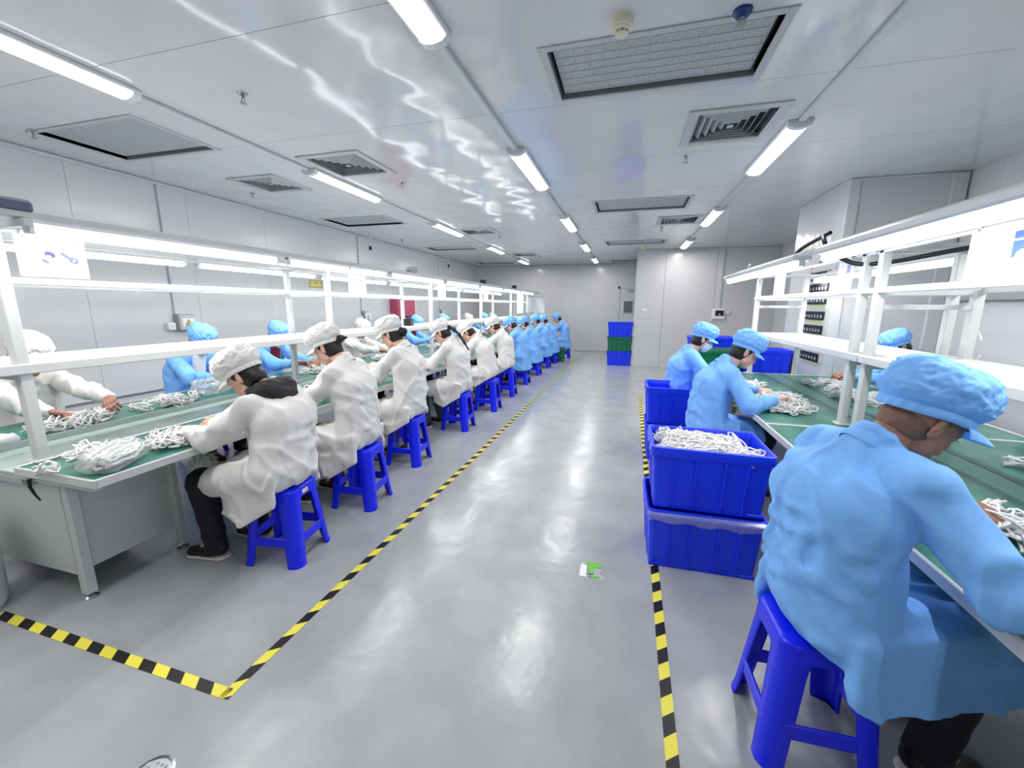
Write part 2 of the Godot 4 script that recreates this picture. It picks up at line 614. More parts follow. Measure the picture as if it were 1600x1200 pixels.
func build_room() -> void:
	var midx := (LEFT + RIGHT) * 0.5
	var w := RIGHT - LEFT
	var midz := (FRONT + BACK) * 0.5
	var len_ := FRONT - BACK
	struct("floor", planar(boxg(Vector3(midx, -0.1, midz), Vector3(w + 0.4, 0.2, len_ + 0.4), 0.0), 1, 0.3), M.floor_epoxy)
	for q in [[-0.52, 0.66, -3.1, -2.54], [-0.52, 0.7, -6.65, -6.0], [-0.54, 0.68, -10.13, -9.6], [-0.56, 0.66, -13.85, -13.3], [-4.86, -3.74, -3.18, -2.52], [-5.0, -3.84, -6.72, -6.07], [-4.9, -3.74, -10.1, -9.55], [-4.9, -3.74, -13.7, -13.15]]:
		vent_holes.append(q)
	for q in [[0.405, 0.975, -4.14, -3.56], [0.43, 1.01, -7.83, -7.27], [-3.13, -2.53, -4.17, -3.58], [-4.43, -3.88, -4.47, -3.95], [-3.15, -2.55, -8.0, -7.45], [-3.15, -2.55, -11.7, -11.1]]:
		vent_holes.append(q)
	var c := struct("ceiling", boxg(Vector3(midx, CEIL + 0.45, midz), Vector3(w + 0.4, 0.1, len_ + 0.4), 0.0), M.joint)
	var z := -3.185 + 1.205 * 4
	while z > BACK:
		var za := maxf(z - 1.205, BACK)
		part("panel", planar(panels_with_holes(za, minf(z, FRONT)), 1, 0.34), M.ceiling_paint, c)
		z -= 1.205
	# side walls of sandwich panels with recessed joints
	var wl := struct("wall_left", boxg(Vector3(LEFT - 0.13, CEIL * 0.5, midz), Vector3(0.14, CEIL + 0.8, len_ + 0.4), 0.0), M.joint)
	var wr := struct("wall_right", boxg(Vector3(RIGHT + 0.13, CEIL * 0.5, midz), Vector3(0.14, CEIL + 0.8, len_ + 0.4), 0.0), M.joint)
	z = -5.255 + 1.15 * 7
	while z > BACK:
		var za := maxf(z - 1.15, BACK)
		var zb := minf(z, FRONT)
		if zb > za:
			part("panel", planar(boxg(Vector3(LEFT - 0.03, CEIL * 0.5, (za + zb) * 0.5), Vector3(0.06, CEIL, zb - za - 0.0025), 0.001), 0, 0.35), M.wall_paint, wl)
			part("panel", planar(boxg(Vector3(RIGHT + 0.03, CEIL * 0.5, (za + zb) * 0.5), Vector3(0.06, CEIL, zb - za - 0.0025), 0.001), 0, 0.35), M.wall_paint, wr)
		z -= 1.15
	struct("wall_back", boxg(Vector3(midx, CEIL * 0.5, BACK - 0.1), Vector3(w + 0.4, CEIL + 0.8, 0.2), 0.0), M.wall_paint)
	struct("wall_front", boxg(Vector3(midx, CEIL * 0.5, FRONT + 0.1), Vector3(w + 0.4, CEIL + 0.8, 0.2), 0.0), M.wall_paint)
	# the boxed-in room at the far right
	var wp := struct("wall_partition", boxg(Vector3((0.175 + RIGHT) * 0.5, CEIL * 0.5, (PART - 0.04 + BACK) * 0.5), Vector3(RIGHT - 0.175, CEIL - 0.002, PART - 0.04 - BACK), 0.0), M.joint)
	var xs := [0.168, 0.845, 2.02, RIGHT]
	for j in 3:
		part("panel", boxg(Vector3((xs[j] + xs[j + 1]) * 0.5, CEIL * 0.5 - 0.006, PART - 0.02), Vector3(xs[j + 1] - xs[j] - 0.005, CEIL - 0.012, 0.04), 0.002), M.wall_paint, wp)
	part("corner_trim", boxg(Vector3(0.175, CEIL * 0.5, PART - 0.03), Vector3(0.035, CEIL - 0.02, 0.07), 0.003), M.trim, wp)
	# the column with its bright corner strip
	var col := struct("wall_column", boxg(Vector3((2.28 + RIGHT) * 0.5, CEIL * 0.5, -6.35), Vector3(RIGHT - 2.28, CEIL - 0.002, 1.38), 0.004), M.wall_paint)
	part("corner_trim", boxg(Vector3(2.332, CEIL * 0.5, -5.65), Vector3(0.1, CEIL - 0.02, 0.03), 0.004), M.trim, col)
	struct("trim_1", boxg(Vector3(3.25, CEIL * 0.5 + 0.0, -5.64), Vector3(0.13, CEIL - 0.04, 0.04), 0.004), M.trim)
	# cove strips where wall and ceiling meet, skirting
	struct("trim_2", boxg(Vector3(LEFT + 0.02, CEIL - 0.02, midz), Vector3(0.04, 0.035, len_), 0.012), M.trim)
	struct("trim_3", boxg(Vector3((LEFT + 0.17) * 0.5, CEIL - 0.016, BACK + 0.016), Vector3(0.17 - LEFT, 0.03, 0.032), 0.01), M.sheet_metal)
	struct("trim_4", boxg(Vector3((0.2 + RIGHT) * 0.5, CEIL - 0.012, PART + 0.012), Vector3(RIGHT - 0.2, 0.024, 0.024), 0.008), M.sheet_metal)
	struct("trim_5", boxg(Vector3((2.28 + RIGHT) * 0.5, CEIL - 0.014, -5.65), Vector3(RIGHT - 2.28, 0.026, 0.026), 0.008), M.sheet_metal)
	struct("baseboard_back", boxg(Vector3((LEFT + 0.17) * 0.5, 0.04, BACK + 0.012), Vector3(0.17 - LEFT, 0.08, 0.024), 0.006), M.trim)
	struct("baseboard_left", boxg(Vector3(LEFT + 0.012, 0.04, midz), Vector3(0.024, 0.08, len_), 0.006), M.trim)
	struct("trim_6", boxg(Vector3(LEFT + 0.02, 0.55, -5.0), Vector3(0.04, 0.03, 9.0), 0.008), M.sheet_metal)
	# the door in the back wall, half hidden by the partition
	var d := struct("door_1", boxg(Vector3(0.0, 1.06, BACK + 0.02), Vector3(0.56, 2.12, 0.04), 0.004), M.wall_paint)
	var g := Geo.new()
	g.box(Vector3(-0.32, 1.1, BACK + 0.03), Vector3(0.08, 2.2, 0.06), 0.006)
	g.box(Vector3(-0.06, 2.16, BACK + 0.03), Vector3(0.6, 0.08, 0.06), 0.006)
	part("door_frame", g, M.trim, d)
	g = Geo.new()
	for q in [[-0.155, 1.53, 0.03, 0.44], [0.155, 1.53, 0.03, 0.44], [0, 1.735, 0.34, 0.03], [0, 1.325, 0.34, 0.03]]:
		g.box(Vector3(q[0], q[1], BACK + 0.045), Vector3(q[2], q[3], 0.02), 0.004)
	part("window_frame", g, M.trim, d)
	part("backing", boxg(Vector3(0, 1.53, BACK + 0.041), Vector3(0.3, 0.4, 0.004), 0.0), M.window_painted_dark, d)  # solid board, its colour paints the darkness seen through the glass
	part("pane", boxg(Vector3(0, 1.53, BACK + 0.047), Vector3(0.29, 0.39, 0.004), 0.0), M.pane, d)
	g = Geo.new()
	g.box(Vector3(0.06, 2.06, BACK + 0.07), Vector3(0.22, 0.045, 0.04), 0.006)
	part("door_closer", g, M.box_grey, d)

func tube_lamp_light(o: Node3D, at: Vector3, length: float, width: float, e: float) -> void:
	var l := AreaLight3D.new()
	l.name = "lamp_light"
	l.area_size = Vector2(width, length)
	l.light_energy = e
	l.light_color = Color(1.0, 0.985, 0.97)
	l.shadow_enabled = true
	l.set("area_range", 30.0)
	o.add_child(l, true)
	l.position = at
	l.rotation.x = -PI / 2

func make_ceiling_lamp(x: float, z: float, label: String) -> void:
	var t := thing("ceiling_lamp", label, "ceiling lamp", Vector3(x, CEIL, z), 0.0, "ceiling lamps")
	if not M.has("lamp_geo"):
		var prof := []
		for j in 9:
			var an := PI * j / 8
			prof.append(Vector2(-0.085 * cos(an), -0.012 - 0.052 * pow(sin(an), 0.7)))
		var g := Geo.new()
		g.box(Vector3(0, -0.014, 0), Vector3(0.18, 0.028, 1.25), 0.006)
		M.lamp_geo = g.mesh()
		g = Geo.new() # the glowing diffuser, a shallow trough
		var ring := []
		for p: Vector2 in prof: ring.append(Vector3(p.x * 0.86, p.y, 0))
		var rings := []
		for zz: float in [0.575, -0.575]:
			var r := []
			for p: Vector3 in ring: r.append(Vector3(p.x, p.y, zz))
			rings.append(r)
		g.loft(rings, false, false, false)
		M.lamp_diffuser = g.mesh()
		g = Geo.new()
		var poly := PackedVector2Array()
		for p: Vector2 in prof: poly.append(p)
		g.prism(poly, 0.05, Transform3D(Basis(), Vector3(0, 0, -0.025)))
		M.lamp_cap = g.mesh()
	part("lamp_body", M.lamp_geo, M.lamp_body, t)
	part("diffuser", M.lamp_diffuser, M.lamp_glow, t)
	for s: float in [1.0, -1.0]: part("end_cap", M.lamp_cap, M.lamp_body, t, Vector3(0, 0, s * 0.6))
	tube_lamp_light(t, Vector3(0, -0.072, 0), 1.15, 0.13, CEILING_E)

func make_trunking(x: float, z0: float, z1: float, label: String) -> void:
	var g := Geo.new()
	g.box(Vector3(0, -0.014, 0), Vector3(0.05, 0.028, z1 - z0), 0.006)
	var o := part("cable_trunking", g, M.trim, self, Vector3(x, CEIL, (z0 + z1) * 0.5))
	tag(o, label, "cable trunking")

func make_grille(h: Array, label: String, near: bool) -> void:
	var cx: float = (h[0] + h[1]) * 0.5
	var cz: float = (h[2] + h[3]) * 0.5
	var w: float = h[1] - h[0]
	var d: float = h[3] - h[2]
	var t := thing("return_air_grille", label, "air grille", Vector3(cx, CEIL, cz), 0.0, "return air grilles in the ceiling")
	var g := Geo.new()
	for s: float in [1.0, -1.0]:
		g.box(Vector3(s * (w * 0.5 + 0.022), -0.004, 0), Vector3(0.044, 0.008, d + 0.088), 0.002)
		g.box(Vector3(0, -0.004, s * (d * 0.5 + 0.022)), Vector3(w, 0.008, 0.044), 0.002)
	part("frame", g, M.vent_metal, t)
	g = Geo.new()
	g.box(Vector3(0, 0.35, 0), Vector3(w + 0.1, 0.01, d + 0.1), 0.0)
	for s: float in [1.0, -1.0]:
		g.box(Vector3(s * (w * 0.5 + 0.004), 0.175, 0), Vector3(0.008, 0.35, d), 0.0)
		g.box(Vector3(0, 0.175, s * (d * 0.5 + 0.004)), Vector3(w, 0.35, 0.008), 0.0)
	part("plenum", g, M.duct, t)
	part("filter", boxg(Vector3(0, 0.03, 0), Vector3(w - 0.05, 0.02, d - 0.05), 0.003), M.filter_mesh, t)
	if near:
		g = Geo.new()
		for j in 14:
			g.box(Vector3(-w * 0.5 + 0.05 + (w - 0.1) * j / 13, 0.018, 0), Vector3(0.003, 0.003, d - 0.06), 0.0)
		for j in 7:
			g.box(Vector3(0, 0.018, -d * 0.5 + 0.05 + (d - 0.1) * j / 6), Vector3(w - 0.06, 0.003, 0.003), 0.0)
		part("wire_mesh", g, M.vent_metal, t)

func make_diffuser(h: Array, label: String) -> void:
	var cx: float = (h[0] + h[1]) * 0.5
	var cz: float = (h[2] + h[3]) * 0.5
	var w: float = (h[1] - h[0]) * 0.5
	var d: float = (h[3] - h[2]) * 0.5
	var t := thing("air_diffuser", label, "air vent", Vector3(cx, CEIL, cz), 0.0, "four-way air diffusers in the ceiling")
	var g := Geo.new()
	for s: float in [1.0, -1.0]:
		g.box(Vector3(s * (w + 0.015), -0.006, 0), Vector3(0.07, 0.012, d * 2 + 0.1), 0.003)
		g.box(Vector3(0, -0.006, s * (d + 0.015)), Vector3(w * 2 - 0.04, 0.012, 0.07), 0.003)
	part("frame", g, M.vent_metal, t)
	g = Geo.new()
	g.box(Vector3(0, 0.36, 0), Vector3(w * 2 + 0.06, 0.01, d * 2 + 0.06), 0.0)
	for s: float in [1.0, -1.0]:
		g.box(Vector3(s * (w + 0.005), 0.18, 0), Vector3(0.01, 0.36, d * 2), 0.0)
		g.box(Vector3(0, 0.18, s * (d + 0.005)), Vector3(w * 2, 0.36, 0.01), 0.0)
	part("duct", g, M.duct, t)
	for k in 5: # nested sloping blades, each a square skirt
		var f0 := 0.98 - k * 0.175
		var f1 := f0 - 0.1
		g = Geo.new()
		for q in 4:
			var c0 := _corner(q, w * f0, d * f0)
			var c1 := _corner((q + 1) % 4, w * f0, d * f0)
			var e0 := _corner(q, w * maxf(f1, 0.03), d * maxf(f1, 0.03))
			var e1 := _corner((q + 1) % 4, w * maxf(f1, 0.03), d * maxf(f1, 0.03))
			var lo := Vector3(0, -0.006, 0)
			var hi := Vector3(0, 0.032, 0)
			var th := Vector3(0, 0.004, 0)
			g.quad(c1 + hi, c0 + hi, e0 + lo, e1 + lo)
			g.quad(c0 + hi + th, c1 + hi + th, e1 + lo + th, e0 + lo + th)
			g.quad(e1 + lo, e0 + lo, e0 + lo + th, e1 + lo + th)
		part("blade", g, M.vent_metal, t)
	part("centre_plate", boxg(Vector3(0, -0.004, 0), Vector3(w * 0.16, 0.01, d * 0.16), 0.002), M.vent_metal, t)

func _corner(q: int, w: float, d: float) -> Vector3:
	return Vector3([1, -1, -1, 1][q] * w, 0, [1, 1, -1, -1][q] * d)

func make_sprinkler(x: float, z: float, label: String, blue := false) -> void:
	var t := thing("sprinkler", label, "sprinkler", Vector3(x, CEIL, z), 0.0, "" if blue else "pendant sprinklers in the ceiling")
	var g := Geo.new()
	var s := 1.0
	g.lathe([Vector2(0.0, -0.012), Vector2(0.028 * s, -0.01), Vector2(0.036 * s, 0.0)], 16)
	part("rosette", g, M.dial_blue if blue else M.chrome, t)
	g = Geo.new()
	g.lathe([Vector2(0, -0.032), Vector2(0.009, -0.032), Vector2(0.011, -0.012)], 10)
	for a: float in [-1.0, 1.0]:
		g.tube([Vector3(a * 0.009, -0.03, 0), Vector3(a * 0.017, -0.042, 0), Vector3(a * 0.004, -0.058, 0)], 0.0028, 6)
	part("yoke", g, M.box_grey, t)
	g = Geo.new()
	g.lathe([Vector2(0, -0.066), Vector2(0.022, -0.064), Vector2(0.022, -0.061), Vector2(0, -0.058)], 16)
	part("deflector", g, M.box_grey, t)
	if blue:
		g = Geo.new()
		g.lathe([Vector2(0.0, -0.03), Vector2(0.03, -0.027), Vector2(0.042, -0.012), Vector2(0.044, 0.0)], 20)
		part("dust_cup", g, M.dial_blue, t)

func make_ceiling() -> void:
	var names := ["leftmost row over the wall side bench", "middle row over the aisle", "right row"]
	var z0 := -1.635
	for r in 3:
		var x: float = [-3.3, -1.06, 1.18][r]
		for k in 5:
			if r == 2 and (k == 0 or k > 3): continue
			var zz := z0 - 2.84 * k
			var label: String
			if r == 0: label = ["long ceiling batten lamp cut off by the left picture edge", "ceiling batten lamp beside the square vent over the left bench", "third ceiling batten lamp of the left row, beyond the vent", "fourth, short looking ceiling lamp of the left row", "farthest ceiling lamp of the left row by the back wall"][k]
			elif r == 1: label = ["ceiling batten lamp cut off by the top picture edge above the aisle", "ceiling batten lamp in the middle row below the cut off one", "third ceiling lamp of the middle row above the aisle", "fourth, small looking ceiling lamp of the middle row", "farthest ceiling lamp of the middle row by the back wall"][k]
			else: label = ["", "large bright ceiling lamp beside the louvred vent at right", "second ceiling lamp of the right row, past the grilles", "farthest ceiling lamp of the right row by the partition"][k]
			make_ceiling_lamp(x, zz, label)
	make_ceiling_lamp(1.18, z0 + 2.84, "added ceiling lamp on the right row trunking behind the viewer, brightening the right side")  # unseen lamp, added to brighten the right wall and the foreground worker
	for k in 4:
		for r in 2:
			make_trunking([-3.3, -1.06][r], z0 - 2.84 * (k + 1) + 0.64, z0 - 2.84 * k - 0.64, [["white trunking run on the ceiling from the left edge lamp to the vent", "white trunking run of the left lamp row past the square vent", "white trunking run between third and fourth lamps of the left row", "white trunking run to the last lamp of the left row"], ["wide white trunking run from the top edge lamp down the middle row", "white trunking run between second and third lamps of the middle row", "white trunking run between third and fourth lamps of the middle row", "white trunking run to the last lamp of the middle row"]][r][k])
	for k in 2:
		make_trunking(1.18, z0 - 2.84 * (k + 2) + 0.64, z0 - 2.84 * (k + 1) - 0.64, ["grey looking trunking run past the large lamp of the right row", "trunking run to the last lamp of the right row by the partition"][k])
	make_trunking(1.18, z0 - 2.84 + 0.64, FRONT, "white trunking run from the large right lamp towards the top right corner")
	var gl := ["large dusty return grille with dark edges at the top, right of the aisle", "second return grille right of the aisle, beyond the louvred vent", "third, narrow looking return grille right of the aisle", "farthest return grille right of the aisle, half hidden by the partition", "return grille panel above the left wall under the long lamp", "second return grille along the left wall, past the small vent", "third return grille along the left wall", "farthest return grille in the left back corner"]
	for k in 8: make_grille(vent_holes[k], gl[k], k == 0)
	var dl := ["square louvred vent beside the large right lamp", "far louvred vent of the right row, beside the second lamp", "square louvred vent touching the second lamp of the left row", "small louvred vent close to the left wall", "louvred vent by the third lamp of the left row", "farthest louvred vent by the fourth lamp of the left row"]
	for k in 6: make_diffuser(vent_holes[8 + k], dl[k])
	make_sprinkler(0.45, -2.47, "sprinkler with a blue dust cup by the large return grille", true)
	var sl := [[0.445, -4.46, "sprinkler below the louvred vent right of the aisle"], [-2.59, -2.46, "sprinkler under the long left edge lamp"], [-4.81, -2.48, "sprinkler at the corner of the return grille above the left wall"], [-2.6, -4.52, "sprinkler just past the vent that touches the left row lamp"], [-4.73, -4.48, "sprinkler below the small vent by the left wall"], [-4.85, -8.33, "sprinkler near the left wall beyond the second grille"], [0.5, -8.2, "sprinkler under the far louvred vent at right"], [-2.6, -8.3, "sprinkler beside the third lamp of the left row"], [-2.5, -11.9, "sprinkler between the last two lamps of the left row"]]
	for s: Array in sl: make_sprinkler(s[0], s[1], s[2])
	for k in 2:
		var t := thing("smoke_detector", ["cream smoke detector above the large return grille", "small far smoke detector by the third return grille"][k], "smoke detector", [Vector3(-0.11, CEIL, -2.38), Vector3(0.28, CEIL, -10.6)][k])
		var g := Geo.new()
		g.lathe([Vector2(0.0, -0.045), Vector2(0.05, -0.045), Vector2(0.056, -0.04), Vector2(0.056, 0.0)], 24)
		part("base", g, M.detector, t)
		g = Geo.new()
		g.lathe([Vector2(0.0, -0.078), Vector2(0.022, -0.076), Vector2(0.031, -0.071), Vector2(0.033, -0.067), Vector2(0.015, -0.066), Vector2(0.015, -0.057), Vector2(0.036, -0.056), Vector2(0.045, -0.05), Vector2(0.045, -0.044)], 24)
		part("chamber", g, M.detector, t)
		for j in 8: # little pillars between the openings of the chamber
			var an := TAU * j / 8 + 0.2
			g = Geo.new()
			g.box(Vector3(cos(an) * 0.031, -0.0615, sin(an) * 0.031), Vector3(0.005, 0.011, 0.009), 0.001, Basis(Vector3.UP, -an))
			part("pillar", g, M.detector, t)

# ---------------------------------------------------------------- assembly benches
func make_bench(called: String, mid: float, z0: float, z1: float, label: String, left: bool, first: bool) -> void:
	var zc := (z0 + z1) * 0.5
	var L := z1 - z0
	var hl := L * 0.5
	var t := thing(called, label, "workbench", Vector3(mid, 0, zc), 0.0, "assembly benches of the left line" if left else "assembly benches of the right line")
	var inner := 0.26 if left else 0.07
	var outer := 0.81 if left else 0.745
	var g: Geo
	for s: float in [1.0, -1.0]:
		part("table_top", boxg(Vector3(s * (inner + outer) * 0.5, 0.737, 0), Vector3(outer - inner - 0.012, 0.026, L - 0.006), 0.002), M.green_top, t)
		g = Geo.new()
		g.box(Vector3(s * (outer + 0.004), 0.734, 0), Vector3(0.016, 0.042, L), 0.003)
		part("edge_trim", g, M.frame_white, t)
		if left:
			g = Geo.new()
			g.box(Vector3(s * (inner - 0.008), 0.738, 0), Vector3(0.022, 0.042, L), 0.004)
			part("guide_rail", g, M.aluminium, t)
		for e: float in [1.0, -1.0]:
			var z := e * (hl - 0.09)
			if left and e < 0: continue
			if not left and e > 0 and not first: z = hl - 0.3
			g = Geo.new()
			g.box(Vector3(s * 0.42, 0.37, z), Vector3(0.05, 0.69, 0.05), 0.005)
			part("leg", g, M.frame_white, t)
			g = Geo.new()
			g.lathe([Vector2(0.034, 0.0), Vector2(0.036, 0.006), Vector2(0.02, 0.014), Vector2(0.01, 0.016), Vector2(0.01, 0.03)], 16, Vector3(s * 0.42, 0, z))
			part("levelling_foot", g, M.chrome, t)
	var um: Material = M.sheet_metal
	for e: float in [1.0, -1.0]:
		part("top_bearer", boxg(Vector3(0, 0.70, e * (hl - 0.03)), Vector3(outer * 2 - 0.1, 0.036, 0.04), 0.003), um, t)
		if not (left and first and e > 0): part("foot_rail", boxg(Vector3(0, 0.22, e * (hl - 0.09)), Vector3(0.84, 0.03, 0.03), 0.003), um, t)
	for s: float in [1.0, -1.0]:
		part("side_bearer", boxg(Vector3(s * 0.42, 0.70, 0), Vector3(0.04, 0.04, L - 0.1), 0.003), um, t)
	if left:
		part("belt", boxg(Vector3(0, 0.716, 0), Vector3(0.48, 0.012, L), 0.002), M.belt, t)
	else:
		part("centre_board", boxg(Vector3(0, 0.737, 0), Vector3(0.14, 0.027, L - 0.004), 0.002), M.green_strip, t)
	if left and first:
		for s: float in [1.0, -1.0]:
			part("end_trim", boxg(Vector3(s * (inner + outer) * 0.5, 0.734, hl + 0.004), Vector3(outer - inner + 0.02, 0.042, 0.014), 0.003), M.frame_white, t)
	if not left:
		part("end_trim", boxg(Vector3(0, 0.7345, hl - 0.001), Vector3(outer * 2, 0.042, 0.012), 0.003), M.frame_white, t)
		part("end_trim", boxg(Vector3(0, 0.7345, -hl + 0.001), Vector3(outer * 2, 0.042, 0.012), 0.003), M.frame_white, t)
	# the rack above
	var ends := [hl - 0.13, -hl + 0.05] if not left else [hl - 0.1]
	if left and z0 < -12.0: ends.append(-hl + 0.04)
	for z: float in ends:
		for s: float in [1.0, -1.0]:
			part("post", boxg(Vector3(s * 0.24, 1.325, z), Vector3(0.048, 1.15, 0.048), 0.004), M.frame_white, t)
			part("post_foot", boxg(Vector3(s * 0.24, 0.756, z), Vector3(0.085, 0.01, 0.085), 0.003), M.frame_white, t)
		part("lamp_arm", boxg(Vector3(0, 1.905, z), Vector3(1.04, 0.035, 0.035), 0.003), M.frame_white, t)
		for y: float in [1.64, 1.185] if left else [1.64, 1.555, 1.185]:
			part("cross_rail", boxg(Vector3(0, y, z), Vector3(0.44, 0.03, 0.03), 0.003), M.frame_white, t)
	part("shelf", boxg(Vector3(0, 1.228, 0), Vector3(0.55, 0.05, L - 0.012), 0.004), M.frame_white, t)
	for s: float in [1.0, -1.0]:
		part("sheet_rail", boxg(Vector3(s * 0.255, 1.655, 0), Vector3(0.022, 0.034, L - 0.01), 0.003), M.frame_white, t)
		part("lamp_rail", boxg(Vector3(s * 0.475, 1.94, 0), Vector3(0.06, 0.034, L), 0.004), M.vent_metal if left else M.frame_white, t)
		part("sheet_clip_rail", boxg(Vector3(s * 0.255, 1.885, 0), Vector3(0.018, 0.02, L - 0.01), 0.003), M.frame_white, t)
	if left and first: # the sheet metal drive housing under the near end
		for s: float in [1.0, -1.0]: part("housing_side", boxg(Vector3(s * 0.40, 0.415, hl - 0.31), Vector3(0.012, 0.53, 0.5), 0.002), M.sheet_metal, t)
		part("housing_back", boxg(Vector3(0, 0.415, hl - 0.55), Vector3(0.8, 0.53, 0.012), 0.002), M.sheet_metal, t)
		part("housing_front", boxg(Vector3(0, 0.405, hl - 0.07), Vector3(0.79, 0.53, 0.012), 0.002), M.sheet_metal, t)
		for s: float in [1.0, -1.0]:
			part("leg", boxg(Vector3(s * 0.42, 0.37, hl - 0.57), Vector3(0.04, 0.69, 0.04), 0.004), M.frame_white, t)
			g = Geo.new()
			g.lathe([Vector2(0.034, 0.0), Vector2(0.036, 0.006), Vector2(0.02, 0.014), Vector2(0.01, 0.016), Vector2(0.01, 0.03)], 16, Vector3(s * 0.42, 0, hl - 0.57))
			part("levelling_foot", g, M.chrome, t)
		g = Geo.new()
		g.lathe([Vector2(0.0, -0.24), Vector2(0.04, -0.24), Vector2(0.04, 0.24), Vector2(0.0, 0.24)], 18, Vector3(0, 0.672, hl - 0.05), Basis(Vector3.BACK, PI / 2))
		part("roller", g, M.aluminium, t)
		g = Geo.new()
		g.tube([Vector3(0.33, 0.7, hl + 0.0), Vector3(0.335, 0.66, hl + 0.005), Vector3(0.35, 0.62, hl + 0.0), Vector3(0.36, 0.585, hl - 0.01)], 0.009, 8, true, 0.004)
		part("cable_end", g, M.rubber, t)

func make_bench_lamp(x: float, z0: float, z1: float, y: float, label: String, e: float, shade := false) -> void:
	var t := thing("bench_lamp", label, "tube lamp", Vector3(x, y, (z0 + z1) * 0.5), 0.0, "tube lamps over the benches")
	var L := z1 - z0
	var g := Geo.new()
	if shade:
		g.box(Vector3(0, 0.034, 0), Vector3(0.13, 0.045, L), 0.01)
	else:
		g.box(Vector3(0, 0.026, 0), Vector3(0.05, 0.03, L), 0.006)
	part("lamp_housing", g, M.lamp_body, t)
	g = Geo.new()
	var path := []
	for j in 2: path.append(Vector3(0, -0.012, lerpf(L * 0.5 - 0.03, -L * 0.5 + 0.03, j)))
	g.tube(path, 0.024, 10, true)
	part("tube", g, M.tube_glow, t)
	for s: float in [1.0, -1.0]:
		part("lamp_holder", boxg(Vector3(0, 0.0, s * (L * 0.5 - 0.014)), Vector3(0.04, 0.06, 0.028), 0.005), M.lamp_body, t)
	tube_lamp_light(t, Vector3(0, -0.04, 0), L - 0.06, 0.045, e)

func build_benches() -> void:
	var z := -1.165
	var ll := ["near end bench of the left line with the steel drive housing underneath", "second bench of the left line, in front of the worker with the hair bun", "third bench of the left line, before the worker with the ponytail", "fourth bench of the left line among the far white smocks", "last bench of the left line by the back wall"]
	for k in 5:
		make_bench("assembly_bench", -3.12, z - 2.22 - (0.05 if k == 4 else 0.0), z, ll[k], true, k == 0)
		z -= 2.22
	make_bench("assembly_bench", 1.72, -5.6, -3.13, "far green topped bench of the right line behind the stacked crates", false, false)
	make_bench("assembly_bench", 1.72, -3.12, -0.35, "near green topped bench of the right line, in front of the large blue smock", false, true)
	for s in 2:
		for k in 8:
			var za := -1.27 + 1.49 - 1.49 * k
			make_bench_lamp([-2.645, -3.595][s], za - 1.4, za, 1.89, "tube lamp of the left line, %s row, %s" % [["aisle side", "wall side"][s], ["nearest, cut by the left edge", "above the hooded worker", "third from the near end", "fourth from the near end", "fifth from the near end", "sixth from the near end", "seventh from the near end", "last one by the back wall"][k]], BENCH_E)
	for s in 2:
		for k in 2:
			var za: float = [-0.9, -3.62][k]
			make_bench_lamp([1.235, 2.205][s], za - 2.38, za, 1.882, "tube lamp of the right line, %s row, %s" % [["aisle side", "wall side"][s], ["nearest, cut by the right edge", "farthest, beyond the black hose"][k]], BENCH_E * 1.7, true)

# ---------------------------------------------------------------- stools
var stool0: Node3D

